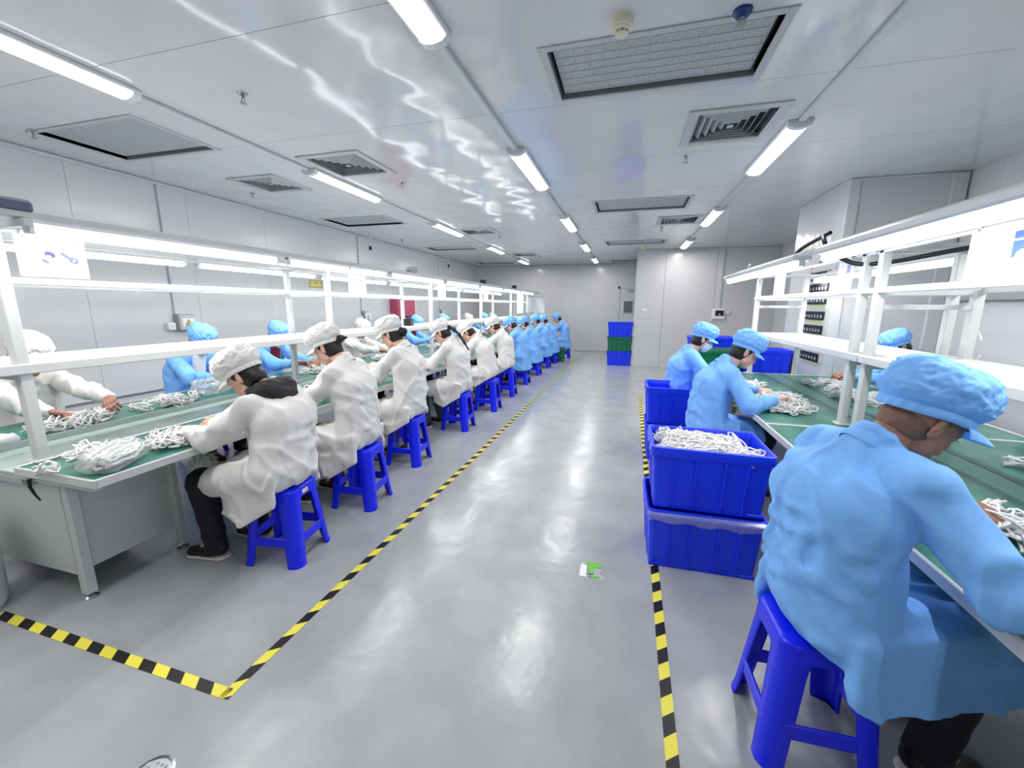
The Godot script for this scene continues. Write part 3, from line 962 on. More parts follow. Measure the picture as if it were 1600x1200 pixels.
func make_stool() -> Node3D:
	var t := Node3D.new()
	t.set_meta("category", "stool")
	t.set_meta("base_name", "plastic_stool")
	t.set_meta("label", "stool")
	var H := 0.47
	var hx := func(y: float) -> float: return 0.185 - 0.042 * (y / H)
	var hz := func(y: float) -> float: return 0.178 - 0.045 * (y / H)
	# the seat with a bevelled rim and a short skirt
	var g := Geo.new()
	var rings := []
	for q in [[0.405, 0.0], [0.452, 0.0], [0.462, -0.004], [0.47, -0.022], [0.466, -0.04], [0.464, -0.08]]:
		rings.append(ring4(hx.call(q[0]) + q[1] + 0.001, hz.call(q[0]) + q[1] + 0.001, q[0], maxf(0.05 + q[1] * 0.5, 0.012), 5))
	g.loft(rings, false, true)
	rings = [] # inner side of the skirt
	for q in [[0.455, -0.008], [0.405, -0.008]]:
		rings.append(ring4(hx.call(q[0]) + q[1], hz.call(q[0]) + q[1], q[0], 0.045, 5))
	g.loft(rings, true, false)
	part("seat", g, M.blue_plastic, t)
	# four corner legs: rounded channels, narrower towards the middle of their height
	for q in 4:
		var sx: float = [1, 1, -1, -1][q]
		var sz: float = [-1, 1, 1, -1][q]
		rings = []
		for j in 15:
			var y := 0.445 * j / 14.0
			var w := 0.058 + 0.014 * y / H
			w += 0.035 * pow(maxf(0.0, (y - 0.36) / 0.085), 2.5)      # shoulder under the seat
			var ox: float = hx.call(y) + 0.004 * exp(-y / 0.012)
			var oz: float = hz.call(y) + 0.004 * exp(-y / 0.012)
			var r := 0.05
			var out := []
			out.append(Vector2(ox - w - r * 0.3, oz))
			for a in 6:
				var an := PI / 2 * (1.0 - a / 5.0)
				out.append(Vector2(ox - r + r * cos(an), oz - r + r * sin(an)))
			out.append(Vector2(ox, oz - w - r * 0.3))
			var th := 0.011
			out.append(Vector2(ox - th, oz - w - r * 0.3))
			for a in 6:
				var an := PI / 2 * (a / 5.0)
				out.append(Vector2(ox - r + (r - th) * cos(an), oz - r + (r - th) * sin(an)))
			out.append(Vector2(ox - w - r * 0.3, oz - th))
			var ring := []
			for p: Vector2 in out: ring.append(Vector3(p.x * sx, y, p.y * sz))
			if sx * sz < 0: ring.reverse()
			rings.append(ring)
		g = Geo.new()
		g.loft(rings, true, true)
		part("leg", g, M.blue_plastic, t)
	for q in 4:
		g = Geo.new()
		var y0 := 0.125
		var y1 := 0.185
		if q < 2:
			var s: float = [1.0, -1.0][q]
			g.box(Vector3(0, (y0 + y1) * 0.5, s * (hz.call(0.155) - 0.007)), Vector3(hx.call(0.155) * 2 - 0.1, y1 - y0, 0.012), 0.004)
		else:
			var s: float = [1.0, -1.0][q - 2]
			g.box(Vector3(s * (hx.call(0.155) - 0.007), (y0 + y1) * 0.5, 0), Vector3(0.012, y1 - y0, hz.call(0.155) * 2 - 0.1), 0.004)
		part("stretcher", g, M.blue_plastic, t)
	return t

func put_stool(x: float, z: float, turn: float, label: String, group: String) -> Node3D:
	return dup(stool0, Vector3(x, 0, z), turn, label, group)

# ---------------------------------------------------------------- crates
func make_crate(m: Material) -> Node3D:
	var t := Node3D.new()
	t.set_meta("category", "crate")
	t.set_meta("base_name", "plastic_crate")
	t.set_meta("label", "crate")
	var W := 0.325
	var D := 0.245
	var H := 0.376
	var g := Geo.new()
	g.loft([ring4(W - 0.035, D - 0.035, 0.0, 0.03), ring4(W - 0.012, D - 0.012, H - 0.01, 0.03)], true, false)
	var ins := [ring4(W - 0.018, D - 0.018, H - 0.01, 0.026), ring4(W - 0.041, D - 0.041, 0.012, 0.026)]
	g.loft(ins, false, true)
	part("body", g, m, t)
	g = Geo.new()
	g.loft([ring4(W - 0.016, D - 0.016, H - 0.062, 0.03), ring4(W - 0.003, D - 0.003, H - 0.056, 0.034), ring4(W, D, H - 0.004, 0.036), ring4(W - 0.004, D - 0.004, H, 0.034), ring4(W - 0.022, D - 0.022, H, 0.026), ring4(W - 0.024, D - 0.024, H - 0.05, 0.024)], false, false)
	part("rim", g, m, t)
	for s: float in [1.0, -1.0]:
		for x: float in [-0.185, -0.075, 0.075, 0.185]:
			g = Geo.new()
			g.bar(Vector3(x * 0.95, 0.006, s * (D - 0.034)), Vector3(x, H - 0.06, s * (D - 0.012)), 0.008, 0.026, 0.003)
			part("rib", g, m, t)
		for z: float in [-0.1, 0.1]:
			g = Geo.new()
			g.bar(Vector3(s * (W - 0.034), 0.006, z), Vector3(s * (W - 0.012), H - 0.06, z), 0.026, 0.008, 0.003)
			part("rib", g, m, t)
		g = Geo.new()
		g.box(Vector3(s * (W - 0.002), H - 0.035, 0), Vector3(0.012, 0.03, 0.12), 0.004)
		part("handle", g, m, t)
	for sx: float in [1.0, -1.0]:
		for sz: float in [1.0, -1.0]:
			part("foot_ridge", boxg(Vector3(sx * (W - 0.075), 0.012, sz * (D - 0.033)), Vector3(0.08, 0.02, 0.008), 0.002), m, t)
	return t

var crate_blue: Node3D
var crate_green: Node3D

func put_crate(green: bool, at: Vector3, turn: float, label: String, group := "") -> void:
	dup(crate_green if green else crate_blue, at, turn, label, group)

func build_crates() -> void:
	crate_blue = make_crate(M.crate_blue)
	crate_green = make_crate(M.crate_green)
	put_crate(false, Vector3(0.493, 0, -2.6), 0.02, "lower blue crate of the nearest stack with clear film under its rim", "stacked crates beside the right bench")
	put_crate(false, Vector3(0.498, 0.382, -2.605), 0.0, "top blue crate of the nearest stack, filled with white cables", "stacked crates beside the right bench")
	put_crate(false, Vector3(0.56, 0, -4.43), 0.0, "lower blue crate of the second stack, standing on the striped tape", "stacked crates beside the right bench")
	put_crate(false, Vector3(0.545, 0.382, -4.44), 0.0, "upper blue crate of the second stack, empty looking, behind the filled one", "stacked crates beside the right bench")
	for k in 3:
		put_crate(k == 1, Vector3(-0.17, k * 0.382, -11.33 + k * 0.01), 0.01 * k, ["bottom blue crate of the distant stack beside the partition", "green crate in the middle of the distant stack beside the partition", "top blue crate of the distant stack beside the partition"][k], "distant crate stack by the partition")
	put_crate(true, Vector3(-1.98, 0, -11.6), 0.1, "green crate with white parts on the floor at the far end of the left line", "")
	for k in 2: put_crate(false, Vector3(1.93, 0.2 + k * 0.382, -6.7), 0.0, ["bottom blue crate behind the far end of the right bench", "blue crate standing right behind the bench post, beside the pocket chart"][k], "crates behind the right bench")
	for k in 2: put_crate(true, Vector3(1.25, 0.2 + k * 0.382, -6.42), 0.0, ["bottom green crate behind the far end of the right bench", "green crate behind the two workers at the right bench"][k], "crates behind the right bench")
	for k in 2: put_crate(false, Vector3(1.27, 0.2 + 0.14 + k * 0.382, -6.98), 0.0, ["bottom blue crate behind the green ones at the right bench end", "blue crate whose rim shows above the green one behind the two workers"][k], "crates behind the right bench")
	var pl := thing("pallet", "low grey pallet under the crates behind the right bench", "pallet", Vector3(1.6, 0, -6.72))
	for j in 5: part("deck_board", boxg(Vector3(0, 0.19, -0.46 + 0.23 * j), Vector3(1.36, 0.02, 0.2), 0.002), M.box_grey, pl)
	for j in 3: part("bearer", boxg(Vector3(-0.6 + 0.6 * j, 0.09, 0), Vector3(0.1, 0.18, 1.1), 0.003), M.box_grey, pl)
	var ps := thing("pallet", "second small pallet under the rear blue crates behind the right bench", "pallet", Vector3(1.27, 0.2, -6.98))
	for j in 3: part("deck_board", boxg(Vector3(0, 0.13, -0.17 + 0.17 * j), Vector3(0.66, 0.02, 0.15), 0.002), M.box_grey, ps)
	for j in 2: part("bearer", boxg(Vector3(-0.28 + 0.56 * j, 0.06, 0), Vector3(0.08, 0.12, 0.5), 0.003), M.box_grey, ps)
	# clear film hanging out between the two nearest crates
	var g := Geo.new()
	var rings := []
	for j in 25:
		var x := lerpf(-0.315, 0.315, j / 24.0)
		rings.append([Vector3(x, 0.372, 0.238), Vector3(x, 0.36, 0.262), Vector3(x, 0.345 + 0.006 * sin(j * 1.7), 0.262 + 0.005 * sin(j * 2.3)), Vector3(x, 0.312 + 0.008 * sin(j * 0.9), 0.254 + 0.006 * sin(j * 3.1)), Vector3(x, 0.31 + 0.008 * sin(j * 0.9), 0.252 + 0.006 * sin(j * 3.1))])
	g.loft(rings, false, false, false)
	tag(part("plastic_film", g, M.film, self, Vector3(0.493, 0, -2.6)), "crumpled clear film hanging out between the two nearest blue crates", "plastic film")

# ---------------------------------------------------------------- cables
var bundle0 := []

func make_bundle(sd: int) -> Node3D:
	rng.seed = sd
	var t := Node3D.new()
	t.set_meta("category", "cable")
	t.set_meta("base_name", "cable_bundle")
	t.set_meta("label", "cable bundle")
	var path := []
	var turns := 4
	var n := 14 * turns
	for j in n + 1:
		var a := TAU * j / 14.0
		var k := int(j / 14.0)
		var w := 0.032 + 0.02 * sin(k * 2.1 + sd)
		var x := (0.085 + 0.018 * sin(k * 1.7 + sd)) * cos(a) + 0.01 * sin(a * 2.0 + k)
		var y := 0.02 + 0.007 * k + 0.02 * sin(a * 1.5 + k * 1.3 + sd)
		var z := w * sin(a) * (0.35 + 0.65 * absf(cos(a))) + 0.008 * sin(k * 3.0)
		path.append(Vector3(x, maxf(y, 0.004), z))
	var g := Geo.new()
	g.tube(path, 0.0047, 6, true)
	part("cord", g, M.cord_white, t)
	for e in 2:
		g = Geo.new()
		var s := [-1.0, 1.0][e] as float
		var bs := Basis(Vector3.UP, rng.randf_range(-0.8, 0.8) + (PI if e else 0.0)) * Basis(Vector3.BACK, rng.randf_range(-0.2, 0.35))
		g.box(bs * Vector3(0.02, 0, 0), Vector3(0.044, 0.012, 0.018), 0.0045, bs)
		g.box(bs * Vector3(0.046, 0, 0), Vector3(0.014, 0.005, 0.01), 0.001, bs)
		part("plug", g, M.cord_white, t, Vector3(s * 0.085, 0.014 + 0.01 * e, rng.randf_range(-0.03, 0.03)))
	g = Geo.new()
	g.box(Vector3(0, 0.02, 0), Vector3(0.012, 0.03, 0.036), 0.005)
	part("tie", g, M.cord_white, t)
	return t

func pile(c: Vector3, ex: float, ez: float, count: int, hgt: float, label: String, group: String, sd: int, yaw := 0.0) -> void:
	rng.seed = sd
	for j in count:
		var r := sqrt(rng.randf())
		var a := rng.randf() * TAU
		var off := Vector3(r * cos(a) * ex, 0, r * sin(a) * ez).rotated(Vector3.UP, yaw)
		var y := c.y + hgt * (1.0 - r) * rng.randf_range(0.5, 1.0)
		var o := dup(bundle0[rng.randi() % bundle0.size()], Vector3(c.x, y, c.z) + off, 0.0, label, group)
		o.rotation = Vector3(rng.randf_range(-0.25, 0.25), rng.randf() * TAU, rng.randf_range(-0.25, 0.25))

func build_cables() -> void:
	for k in 4: bundle0.append(make_bundle(11 + k * 7))
	var T := 0.752
	pile(Vector3(-2.5, T, -1.63), 0.1, 0.12, 9, 0.03, "bundled white cable in the loose row between the bag and the hooded worker", "loose cables by the hooded worker", 3)
	pile(Vector3(-2.58, T, -1.28), 0.08, 0.14, 8, 0.06, "white cable spilling out behind the bag on the near bench corner", "cables behind the bag", 4)
	pile(Vector3(-3.52, T, -1.72), 0.12, 0.2, 12, 0.05, "white cable in front of the seated worker at the left picture edge", "cables of the leftmost worker", 5)
	pile(Vector3(-3.5, T, -2.33), 0.1, 0.26, 10, 0.04, "white cable on the wall side bench before the first blue worker", "cables before the first blue worker", 6)
	pile(Vector3(-2.58, T, -2.75), 0.1, 0.28, 12, 0.06, "white cable between the hooded worker and the next white smock", "cables of the second white worker", 7)
	pile(Vector3(-2.6, T, -3.75), 0.12, 0.22, 8, 0.04, "white cable before the worker with the hair bun", "cables of the worker with the bun", 8)
	pile(Vector3(-3.55, T, -4.0), 0.1, 0.15, 6, 0.05, "white cable in the hands of the second blue worker at the wall side", "cables of the second blue wall side worker", 9)
	pile(Vector3(-3.5, T, -5.35), 0.1, 0.22, 7, 0.04, "white cable before the white worker at the wall side", "cables of the white wall side worker", 10)
	pile(Vector3(-2.6, T, -4.85), 0.12, 0.25, 9, 0.05, "white cable before the worker with the ponytail", "cables of the ponytailed worker", 11)
	pile(Vector3(-3.5, T, -7.3), 0.1, 0.5, 8, 0.04, "white cable among the far wall side workers", "cables of the far wall side workers", 12)
	pile(Vector3(1.24, T, -3.72), 0.15, 0.26, 26, 0.09, "white cable in the large heap on the right bench before the nearer blue worker", "large cable heap on the right bench", 13)
	pile(Vector3(1.18, T, -4.38), 0.12, 0.2, 12, 0.06, "white cable by the hands of the masked blue worker", "cables of the masked worker", 14)
	pile(Vector3(1.98, T, -4.75), 0.16, 0.25, 13, 0.05, "white cable in the heap at the far edge of the right bench", "far edge cable heap", 15)
	pile(Vector3(2.03, T, -4.2), 0.15, 0.22, 12, 0.05, "white cable behind the two bench posts at right", "cables behind the posts", 16)
	pile(Vector3(1.33, T, -1.8), 0.09, 0.16, 9, 0.05, "white cable beside the sleeve of the large blue smock", "cables of the large blue worker", 17)
	pile(Vector3(2.02, T, -2.5), 0.05, 0.1, 5, 0.03, "white cable at the right picture edge on the green bench", "cables at the right edge", 18)
	# the filled crate: a bed of cable with single bundles on top
	var g := Geo.new()
	var nz := FastNoiseLite.new()
	nz.seed = 4
	nz.frequency = 9.0
	var rings := []
	for j in 20:
		var row := []
		for k in 26:
			var x := lerpf(-0.29, 0.29, k / 25.0)
			var z := lerpf(0.215, -0.215, j / 19.0)
			var edge := minf(minf(0.29 - absf(x), 0.215 - absf(z)) / 0.06, 1.0)
			row.append(Vector3(x, -0.02 + 0.045 * edge + 0.02 * nz.get_noise_2d(x, z), z))
		rings.append(row)
	g.loft(rings, false, false, false)
	var h := part("cable_heap", g, M.cord_white, self, Vector3(0.498, 0.655, -2.605))
	tag(h, "bed of tangled white cable filling the nearest blue crate", "cables")
	h.set_meta("kind", "stuff")
	rng.seed = 77
	for j in 58:
		var x := rng.randf_range(-0.22, 0.22)
		var z := rng.randf_range(-0.16, 0.16)
		var o := dup(bundle0[j % 4], Vector3(0.498 + x, 0.672 + rng.randf_range(0.0, 0.03), -2.605 + z), 0.0, "bundled white cable lying on top in the filled blue crate", "bundles in the filled crate")
		o.rotation = Vector3(rng.randf_range(-0.3, 0.3), rng.randf() * TAU, rng.randf_range(-0.3, 0.3))
	# the bag of cables on the near bench corner
	var t := thing("cable_bag", "clear bag stuffed with white cables on the near corner of the left bench", "bag", Vector3(-2.44, 0.752, -1.33), -1.02)
	g = Geo.new()
	rng.seed = 8
	for j in 44: # the cords lie lengthwise
		var path := []
		var an := rng.randf() * TAU
		var rr := 0.06 * sqrt(rng.randf())
		for k in 9:
			var s := k / 8.0
			var env := 0.35 + 0.65 * pow(sin(PI * clampf(0.12 + s * 0.8, 0, 1)), 0.6)
			path.append(Vector3(lerpf(-0.13, 0.13, s), 0.055 + rr * sin(an) * env * 0.85 + 0.004 * sin(k * 2.0 + j), rr * cos(an) * 1.25 * env + 0.006 * sin(k * 1.3 + j * 2.0)))
		g.tube(path, 0.0065, 6, true)
	part("cords", g, M.cord_white, t)
	var nn := FastNoiseLite.new()
	nn.seed = 6
	nn.frequency = 14.0
	nn.fractal_octaves = 2
	g = nets([[Vector3(-0.12, 0.055, 0), Vector3(0.1, 0.057, 0), 0.05, 0.058], [Vector3(-0.1, 0.05, 0.045), Vector3(0.1, 0.05, 0.045), 0.045, 0.05], [Vector3(-0.1, 0.05, -0.045), Vector3(0.1, 0.05, -0.045), 0.045, 0.05], [Vector3(-0.12, 0.05, 0), Vector3(-0.19, 0.03, 0.01), 0.04, 0.02]], 0.008, 0.03, nn, 0.006, [[Vector3.DOWN, -0.002]], [], Vector3(0.6, 1, 1))
	part("film", g, M.film, t)
	t = thing("hanging_bag", "clear bag with white scraps hanging under the bench beside the hooded worker", "bag", Vector3(-2.56, 0.25, -1.83), 0.3)
	nn.frequency = 10.0
	g = nets([[Vector3(0, 0.42, 0), Vector3(0, 0.28, 0), 0.02, 0.07], [Vector3(0, 0.28, 0), Vector3(0, 0.08, 0), 0.075, 0.07]], 0.009, 0.03, nn, 0.016)
	part("film", g, M.film, t)
	nn.frequency = 16.0
	g = nets([[Vector3(0.01, 0.2, 0), Vector3(-0.01, 0.07, 0.01), 0.04, 0.05], [Vector3(0, 0.33, 0), Vector3(0, 0.3, 0), 0.035, 0.04]], 0.009, 0.02, nn, 0.014)
	part("scraps", g, M.paper, t)
	t = thing("crumpled_bag", "crumpled clear bag on the wall side bench beside the first blue worker", "bag", Vector3(-3.62, 0.752, -2.72), 0.3)
	nn.frequency = 11.0
	g = nets([[Vector3(-0.05, 0.06, 0), Vector3(0.06, 0.07, 0.02), 0.07, 0.06], [Vector3(0.04, 0.05, 0.06), Vector3(0.05, 0.1, 0.02), 0.05, 0.03]], 0.009, 0.03, nn, 0.022, [[Vector3.DOWN, -0.002]])
	part("film", g, M.film, t)
	t = thing("parts_bag", "flat white bag on the wall side bench at the left picture edge", "bag", Vector3(-3.5, 0.752, -1.38), 0.4)
	g = nets([[Vector3(-0.1, 0.02, 0), Vector3(0.1, 0.02, 0.03), 0.035, 0.03], [Vector3(-0.09, 0.02, 0.06), Vector3(0.08, 0.02, 0.07), 0.03, 0.03]], 0.008, 0.03, nn, 0.008, [[Vector3.DOWN, -0.001]])
	part("bag_body", g, M.paper, t)

# ---------------------------------------------------------------- things on walls, floor and racks
func image_mat(name_: String, im: Image) -> StandardMaterial3D:
	var m := mat(name_, Color.WHITE, 0.6)
	m.albedo_texture = ImageTexture.create_from_image(im)
	return m

func blank(w: int, h: int, c: Color) -> Image:
	var im := Image.create(w, h, false, Image.FORMAT_RGBA8)
	im.fill(c)
	return im

func rect(im: Image, x: int, y: int, w: int, h: int, c: Color) -> void:
	im.fill_rect(Rect2i(x, y, w, h), c)

func disc(im: Image, cx: float, cy: float, rx: float, ry: float, c: Color, turn := 0.0, hole := 0.0) -> void:
	for y in im.get_height():
		for x in im.get_width():
			var p := Vector2(x - cx, y - cy).rotated(-turn) / Vector2(rx, ry)
			var l := p.length()
			if l < 1.0 and l >= hole: im.set_pixel(x, y, c)

func sheet_picture(kind: int) -> Image:
	var im := blank(240, 170, Color(0.95, 0.96, 0.97))
	var grey := Color(0.72, 0.73, 0.77)
	for j in 4: rect(im, 16 + 58 * j, 10, 50, 3, grey)
	rect(im, 8, 150, 224, 2, Color(0.8, 0.81, 0.84))
	if kind == 0: # a round part and a looped cord
		disc(im, 108, 74, 19, 13, Color(0.35, 0.37, 0.52), 0.3)
		disc(im, 104, 80, 9, 3, Color(0.85, 0.87, 0.92), 0.3)
		disc(im, 88, 104, 15, 6, Color(0.42, 0.45, 0.58), 0.6)
		disc(im, 190, 92, 18, 13, Color(0.33, 0.36, 0.68), 0.3, 0.55)
		for j in 9: disc(im, 152 + j * 4.0, 66 + j * 3.0, 7, 6, Color(0.42, 0.46, 0.72))
		disc(im, 166, 100, 10, 5, Color(0.5, 0.58, 0.6), 0.7)
		for j in 12: disc(im, 176 + j * 3.2, 72 + j * 1.0, 2, 2, Color(0.7, 0.68, 0.55))
	elif kind == 1: # columns of writing and a blue picture
		for j in 6: rect(im, 22, 34 + j * 12, 60 - (j % 3) * 12, 3, grey)
		rect(im, 150, 26, 70, 70, Color(0.27, 0.42, 0.82))
		rect(im, 150, 46, 70, 6, Color(0.75, 0.9, 0.96))
		rect(im, 176, 26, 30, 16, Color(0.2, 0.25, 0.55))
		disc(im, 186, 92, 24, 17, Color(0.95, 0.96, 0.98))
		disc(im, 186, 106, 12, 2, Color(0.45, 0.45, 0.5))
		for j in 5: rect(im, 104 + j * 24, 122, 12, 4, Color(0.82, 0.83, 0.82))
	else:
		for j in 5: rect(im, 20, 34 + j * 14, 80 - (j % 2) * 22, 3, grey)
		rect(im, 140, 30, 60, 40, Color(0.6, 0.62, 0.85))
		for j in 4: rect(im, 140, 84 + j * 12, 62, 3, grey)
	return im

func make_sheet(at: Vector3, w: float, h: float, kind: int, facing: float, label: String) -> void:
	var t := thing("instruction_sheet", label, "paper sheet", at, facing, "instruction sheets hanging from the racks")
	part("sheet", boxg(Vector3(0, 0, -0.002), Vector3(w, h, 0.003), 0.0), M.paper, t)
	if not M.has("sheet_%d" % kind): image_mat("sheet_%d" % kind, sheet_picture(kind))
	var g := Geo.new()
	var hw := w * 0.49
	var hh := h * 0.485
	g.quad(Vector3(-hw, -hh, 0.0002), Vector3(hw, -hh, 0.0002), Vector3(hw, hh, 0.0002), Vector3(-hw, hh, 0.0002))
	part("print", g, M["sheet_%d" % kind], t)
	g = Geo.new()
	for s: float in [1.0, -1.0]:
		g.box(Vector3(s * w * 0.38, h * 0.5 + 0.004, 0), Vector3(0.018, 0.03, 0.012), 0.003)
	part("clip", g, M.chrome, t)

func glyph(im: Image, x: int, y: int, s: int, sd: int, c: Color) -> void: # a blurred-looking square character of strokes
	rng.seed = sd
	for j in 3: rect(im, x + rng.randi_range(0, s / 5), y + j * s / 3 + rng.randi_range(0, 2), s - rng.randi_range(0, s / 4), maxi(2, s / 9), c)
	for j in 2: rect(im, x + rng.randi_range(s / 8, s * 3 / 4), y, maxi(2, s / 8), s - rng.randi_range(0, s / 5), c)

func build_walls() -> void:
	var X := LEFT + 0.001
	# switch boxes with their conduits
	var zs := [-3.85, -7.57, -11.3]
	var wl := ["grey switch box with a yellow warning triangle between two white sockets, on the left wall", "second grey switch box with sockets on the left wall behind the white worker", "third grey switch box far along the left wall"]
	for k in 3:
		var t := thing("switch_box", wl[k], "switch box", Vector3(X, 1.325, zs[k]), PI / 2, "switch boxes on the left wall")
		part("box_body", boxg(Vector3(0, 0, 0.045), Vector3(0.19, 0.2, 0.09), 0.006), M.box_grey, t)
		part("cover", boxg(Vector3(0, 0.0, 0.093), Vector3(0.17, 0.18, 0.008), 0.003), M.vent_metal, t)
		part("warning_label", boxg(Vector3(0.015, 0.0, 0.0985), Vector3(0.14, 0.1, 0.003), 0.0), M.paper, t)
		var g := Geo.new()
		g.prism(PackedVector2Array([Vector2(-0.045, -0.038), Vector2(0.045, -0.038), Vector2(0, 0.042)]), 0.002, Transform3D(Basis(), Vector3(0.015, -0.002, 0.1)))
		part("warning_triangle", g, M.black_plastic, t)
		g = Geo.new()
		g.prism(PackedVector2Array([Vector2(-0.034, -0.031), Vector2(0.034, -0.031), Vector2(0, 0.03)]), 0.002, Transform3D(Basis(), Vector3(0.015, -0.002, 0.1015)))
		part("warning_field", g, M.sign_yellow, t)
		g = Geo.new()
		g.prism(PackedVector2Array([Vector2(0.003, 0.018), Vector2(-0.009, -0.004), Vector2(-0.001, -0.003), Vector2(-0.004, -0.022), Vector2(0.009, 0.001), Vector2(0.001, 0.001)]), 0.0015, Transform3D(Basis(), Vector3(0.015, -0.005, 0.1035)))
		part("warning_bolt", g, M.black_plastic, t)
		for s: float in [1.0, -1.0]:
			var o := part("socket", boxg(Vector3(s * 0.155, -0.045, 0.03), Vector3(0.09, 0.09, 0.06), 0.006), M.socket_white, t)
			g = Geo.new()
			for q in [[-0.015, 0.012, 0.004, 0.014], [0.015, 0.012, 0.004, 0.014], [0.0, -0.014, 0.016, 0.004]]:
				g.box(Vector3(s * 0.155 + q[0], -0.045 + q[1], 0.0605), Vector3(q[2], q[3], 0.002), 0.0)
			part("slot", g, M.black_plastic, o)
		g = Geo.new()
		g.box(Vector3(0, (CEIL - 1.425) * 0.5 + 1.425, 0), Vector3(0.03, CEIL - 1.425, 0.045), 0.006)
		tag(part("wall_conduit", g, M.trim, self, Vector3(X + 0.015, 0, zs[k] + 0.06)), ["white conduit running down the left wall to the nearest switch box", "white conduit running down the left wall to the second switch box", "white conduit running down to the far switch box on the left wall"][k], "conduit")
		if k > 0:
			t = thing("hanging_plug", ["white cable with a black plug hanging from the ceiling by the left wall", "farther white cable with a black plug hanging by the left wall"][k - 1], "cable", Vector3(-5.0, CEIL, zs[k] + 0.2))
			g = Geo.new()
			g.box(Vector3(0, -0.13, 0), Vector3(0.035, 0.26, 0.025), 0.005)
			part("cord", g, M.trim, t)
			part("plug", boxg(Vector3(0, -0.29, 0), Vector3(0.05, 0.08, 0.04), 0.01), M.black_plastic, t)
	# the yellow notice
	var im := blank(128, 64, Color(0.96, 0.88, 0.5))
	for q in [[0, 0, 128, 5], [0, 59, 128, 5], [0, 0, 5, 64], [123, 0, 5, 64]]: rect(im, q[0], q[1], q[2], q[3], Color(0.35, 0.34, 0.2))
	for j in 4: glyph(im, 12 + j * 28 + (8 if j > 1 else 0), 12, 20, 50 + j, Color(0.3, 0.27, 0.12))
	rect(im, 60, 18, 8, 16, Color(0.2, 0.18, 0.08))
	for j in 7: rect(im, 16 + j * 14, 46, 9, 4, Color(0.5, 0.46, 0.25))
	var t := thing("wall_sign", "small yellow notice with dark characters on the left wall under the tube lamps", "sign", Vector3(X, 1.91, -6.23), PI / 2)
	part("plate", boxg(Vector3(0, 0, 0.004), Vector3(0.3, 0.13, 0.008), 0.001), M.sign_yellow, t)
	var g := Geo.new()
	g.quad(Vector3(-0.148, -0.063, 0.0085), Vector3(0.148, -0.063, 0.0085), Vector3(0.148, 0.063, 0.0085), Vector3(-0.148, 0.063, 0.0085))
	part("print", g, image_mat("notice_print", im), t)
	# red cabinet and the cream poster
	t = thing("red_cabinet", "dark pink wall cabinet with a black lettered band on the left wall", "cabinet", Vector3(X, 1.38, -9.0), PI / 2)
	part("body", boxg(Vector3(0, 0, 0.1), Vector3(0.84, 0.62, 0.2), 0.008), M.cabinet_red, t)
	part("door", boxg(Vector3(0, 0.1, 0.206), Vector3(0.78, 0.38, 0.012), 0.004), M.cabinet_red, t)
	g = Geo.new()
	for q in [[0, 0.22, 0.4, 0.012], [0, 0.0, 0.4, 0.012], [0.2, 0.11, 0.012, 0.22]]: g.box(Vector3(q[0], q[1], 0.214), Vector3(q[2], q[3], 0.006), 0.001)
	part("door_moulding", g, M.cabinet_red, t)
	im = blank(160, 32, Color(0.05, 0.04, 0.06))
	for j in 4: glyph(im, 22 + j * 32, 7, 18, 90 + j, Color(0.75, 0.7, 0.72))
	part("band", boxg(Vector3(0, -0.15, 0.204), Vector3(0.82, 0.1, 0.008), 0.001), M.black_plastic, t)
	g = Geo.new()
	g.quad(Vector3(-0.4, -0.195, 0.2085), Vector3(0.4, -0.195, 0.2085), Vector3(0.4, -0.105, 0.2085), Vector3(-0.4, -0.105, 0.2085))
	part("lettering", g, image_mat("band_print", im), t)
	g = Geo.new()
	g.lathe([Vector2(0.035, 0), Vector2(0.06, 0), Vector2(0.06, 0.015), Vector2(0.035, 0.015), Vector2(0.035, 0)], 20, Vector3(0.22, -0.25, 0.2), Basis(Vector3.RIGHT, PI / 2))
	part("reel_ring", g, M.black_plastic, t)
	im = blank(64, 128, Color(0.93, 0.88, 0.8))
	rect(im, 12, 12, 14, 10, Color(0.35, 0.3, 0.28)); rect(im, 30, 13, 20, 8, Color(0.5, 0.45, 0.42))
	disc(im, 34, 46, 18, 16, Color(0.1, 0.09, 0.08), 0.0, 0.62)
	rect(im, 14, 50, 8, 20, Color(0.2, 0.18, 0.16)); rect(im, 46, 46, 9, 22, Color(0.2, 0.18, 0.16))
	rect(im, 24, 80, 18, 24, Color(0.85, 0.78, 0.64)); rect(im, 18, 112, 28, 5, Color(0.55, 0.5, 0.46))
	t = thing("wall_poster", "cream poster with a black arched figure beside the dark pink cabinet", "poster", Vector3(X, 1.42, -9.62), PI / 2)
	part("board", boxg(Vector3(0, 0, 0.01), Vector3(0.34, 0.52, 0.02), 0.002), M.cream, t)
	g = Geo.new()
	g.quad(Vector3(-0.168, -0.258, 0.0205), Vector3(0.168, -0.258, 0.0205), Vector3(0.168, 0.258, 0.0205), Vector3(-0.168, 0.258, 0.0205))
	part("print", g, image_mat("poster_print", im), t)
	# climate controller on the partition with its conduit
	t = thing("climate_panel", "small white control box with a dark screen on the partition", "control panel", Vector3(2.14, 1.38, PART))
	part("case", boxg(Vector3(0, 0, 0.03), Vector3(0.28, 0.25, 0.06), 0.012), M.socket_white, t)
	part("screen", boxg(Vector3(0.02, 0.02, 0.061), Vector3(0.19, 0.13, 0.004), 0.002), M.black_plastic, t)
	g = Geo.new()
	g.prism(PackedVector2Array([Vector2(-0.03, -0.02), Vector2(0.03, -0.02), Vector2(0, 0.02)]), 0.002, Transform3D(Basis(), Vector3(0.02, 0.0, 0.063)))
	part("screen_symbol", g, M.socket_white, t)
	part("side_sensor", boxg(Vector3(0.2, 0.04, 0.02), Vector3(0.1, 0.07, 0.04), 0.008), M.socket_white, t)
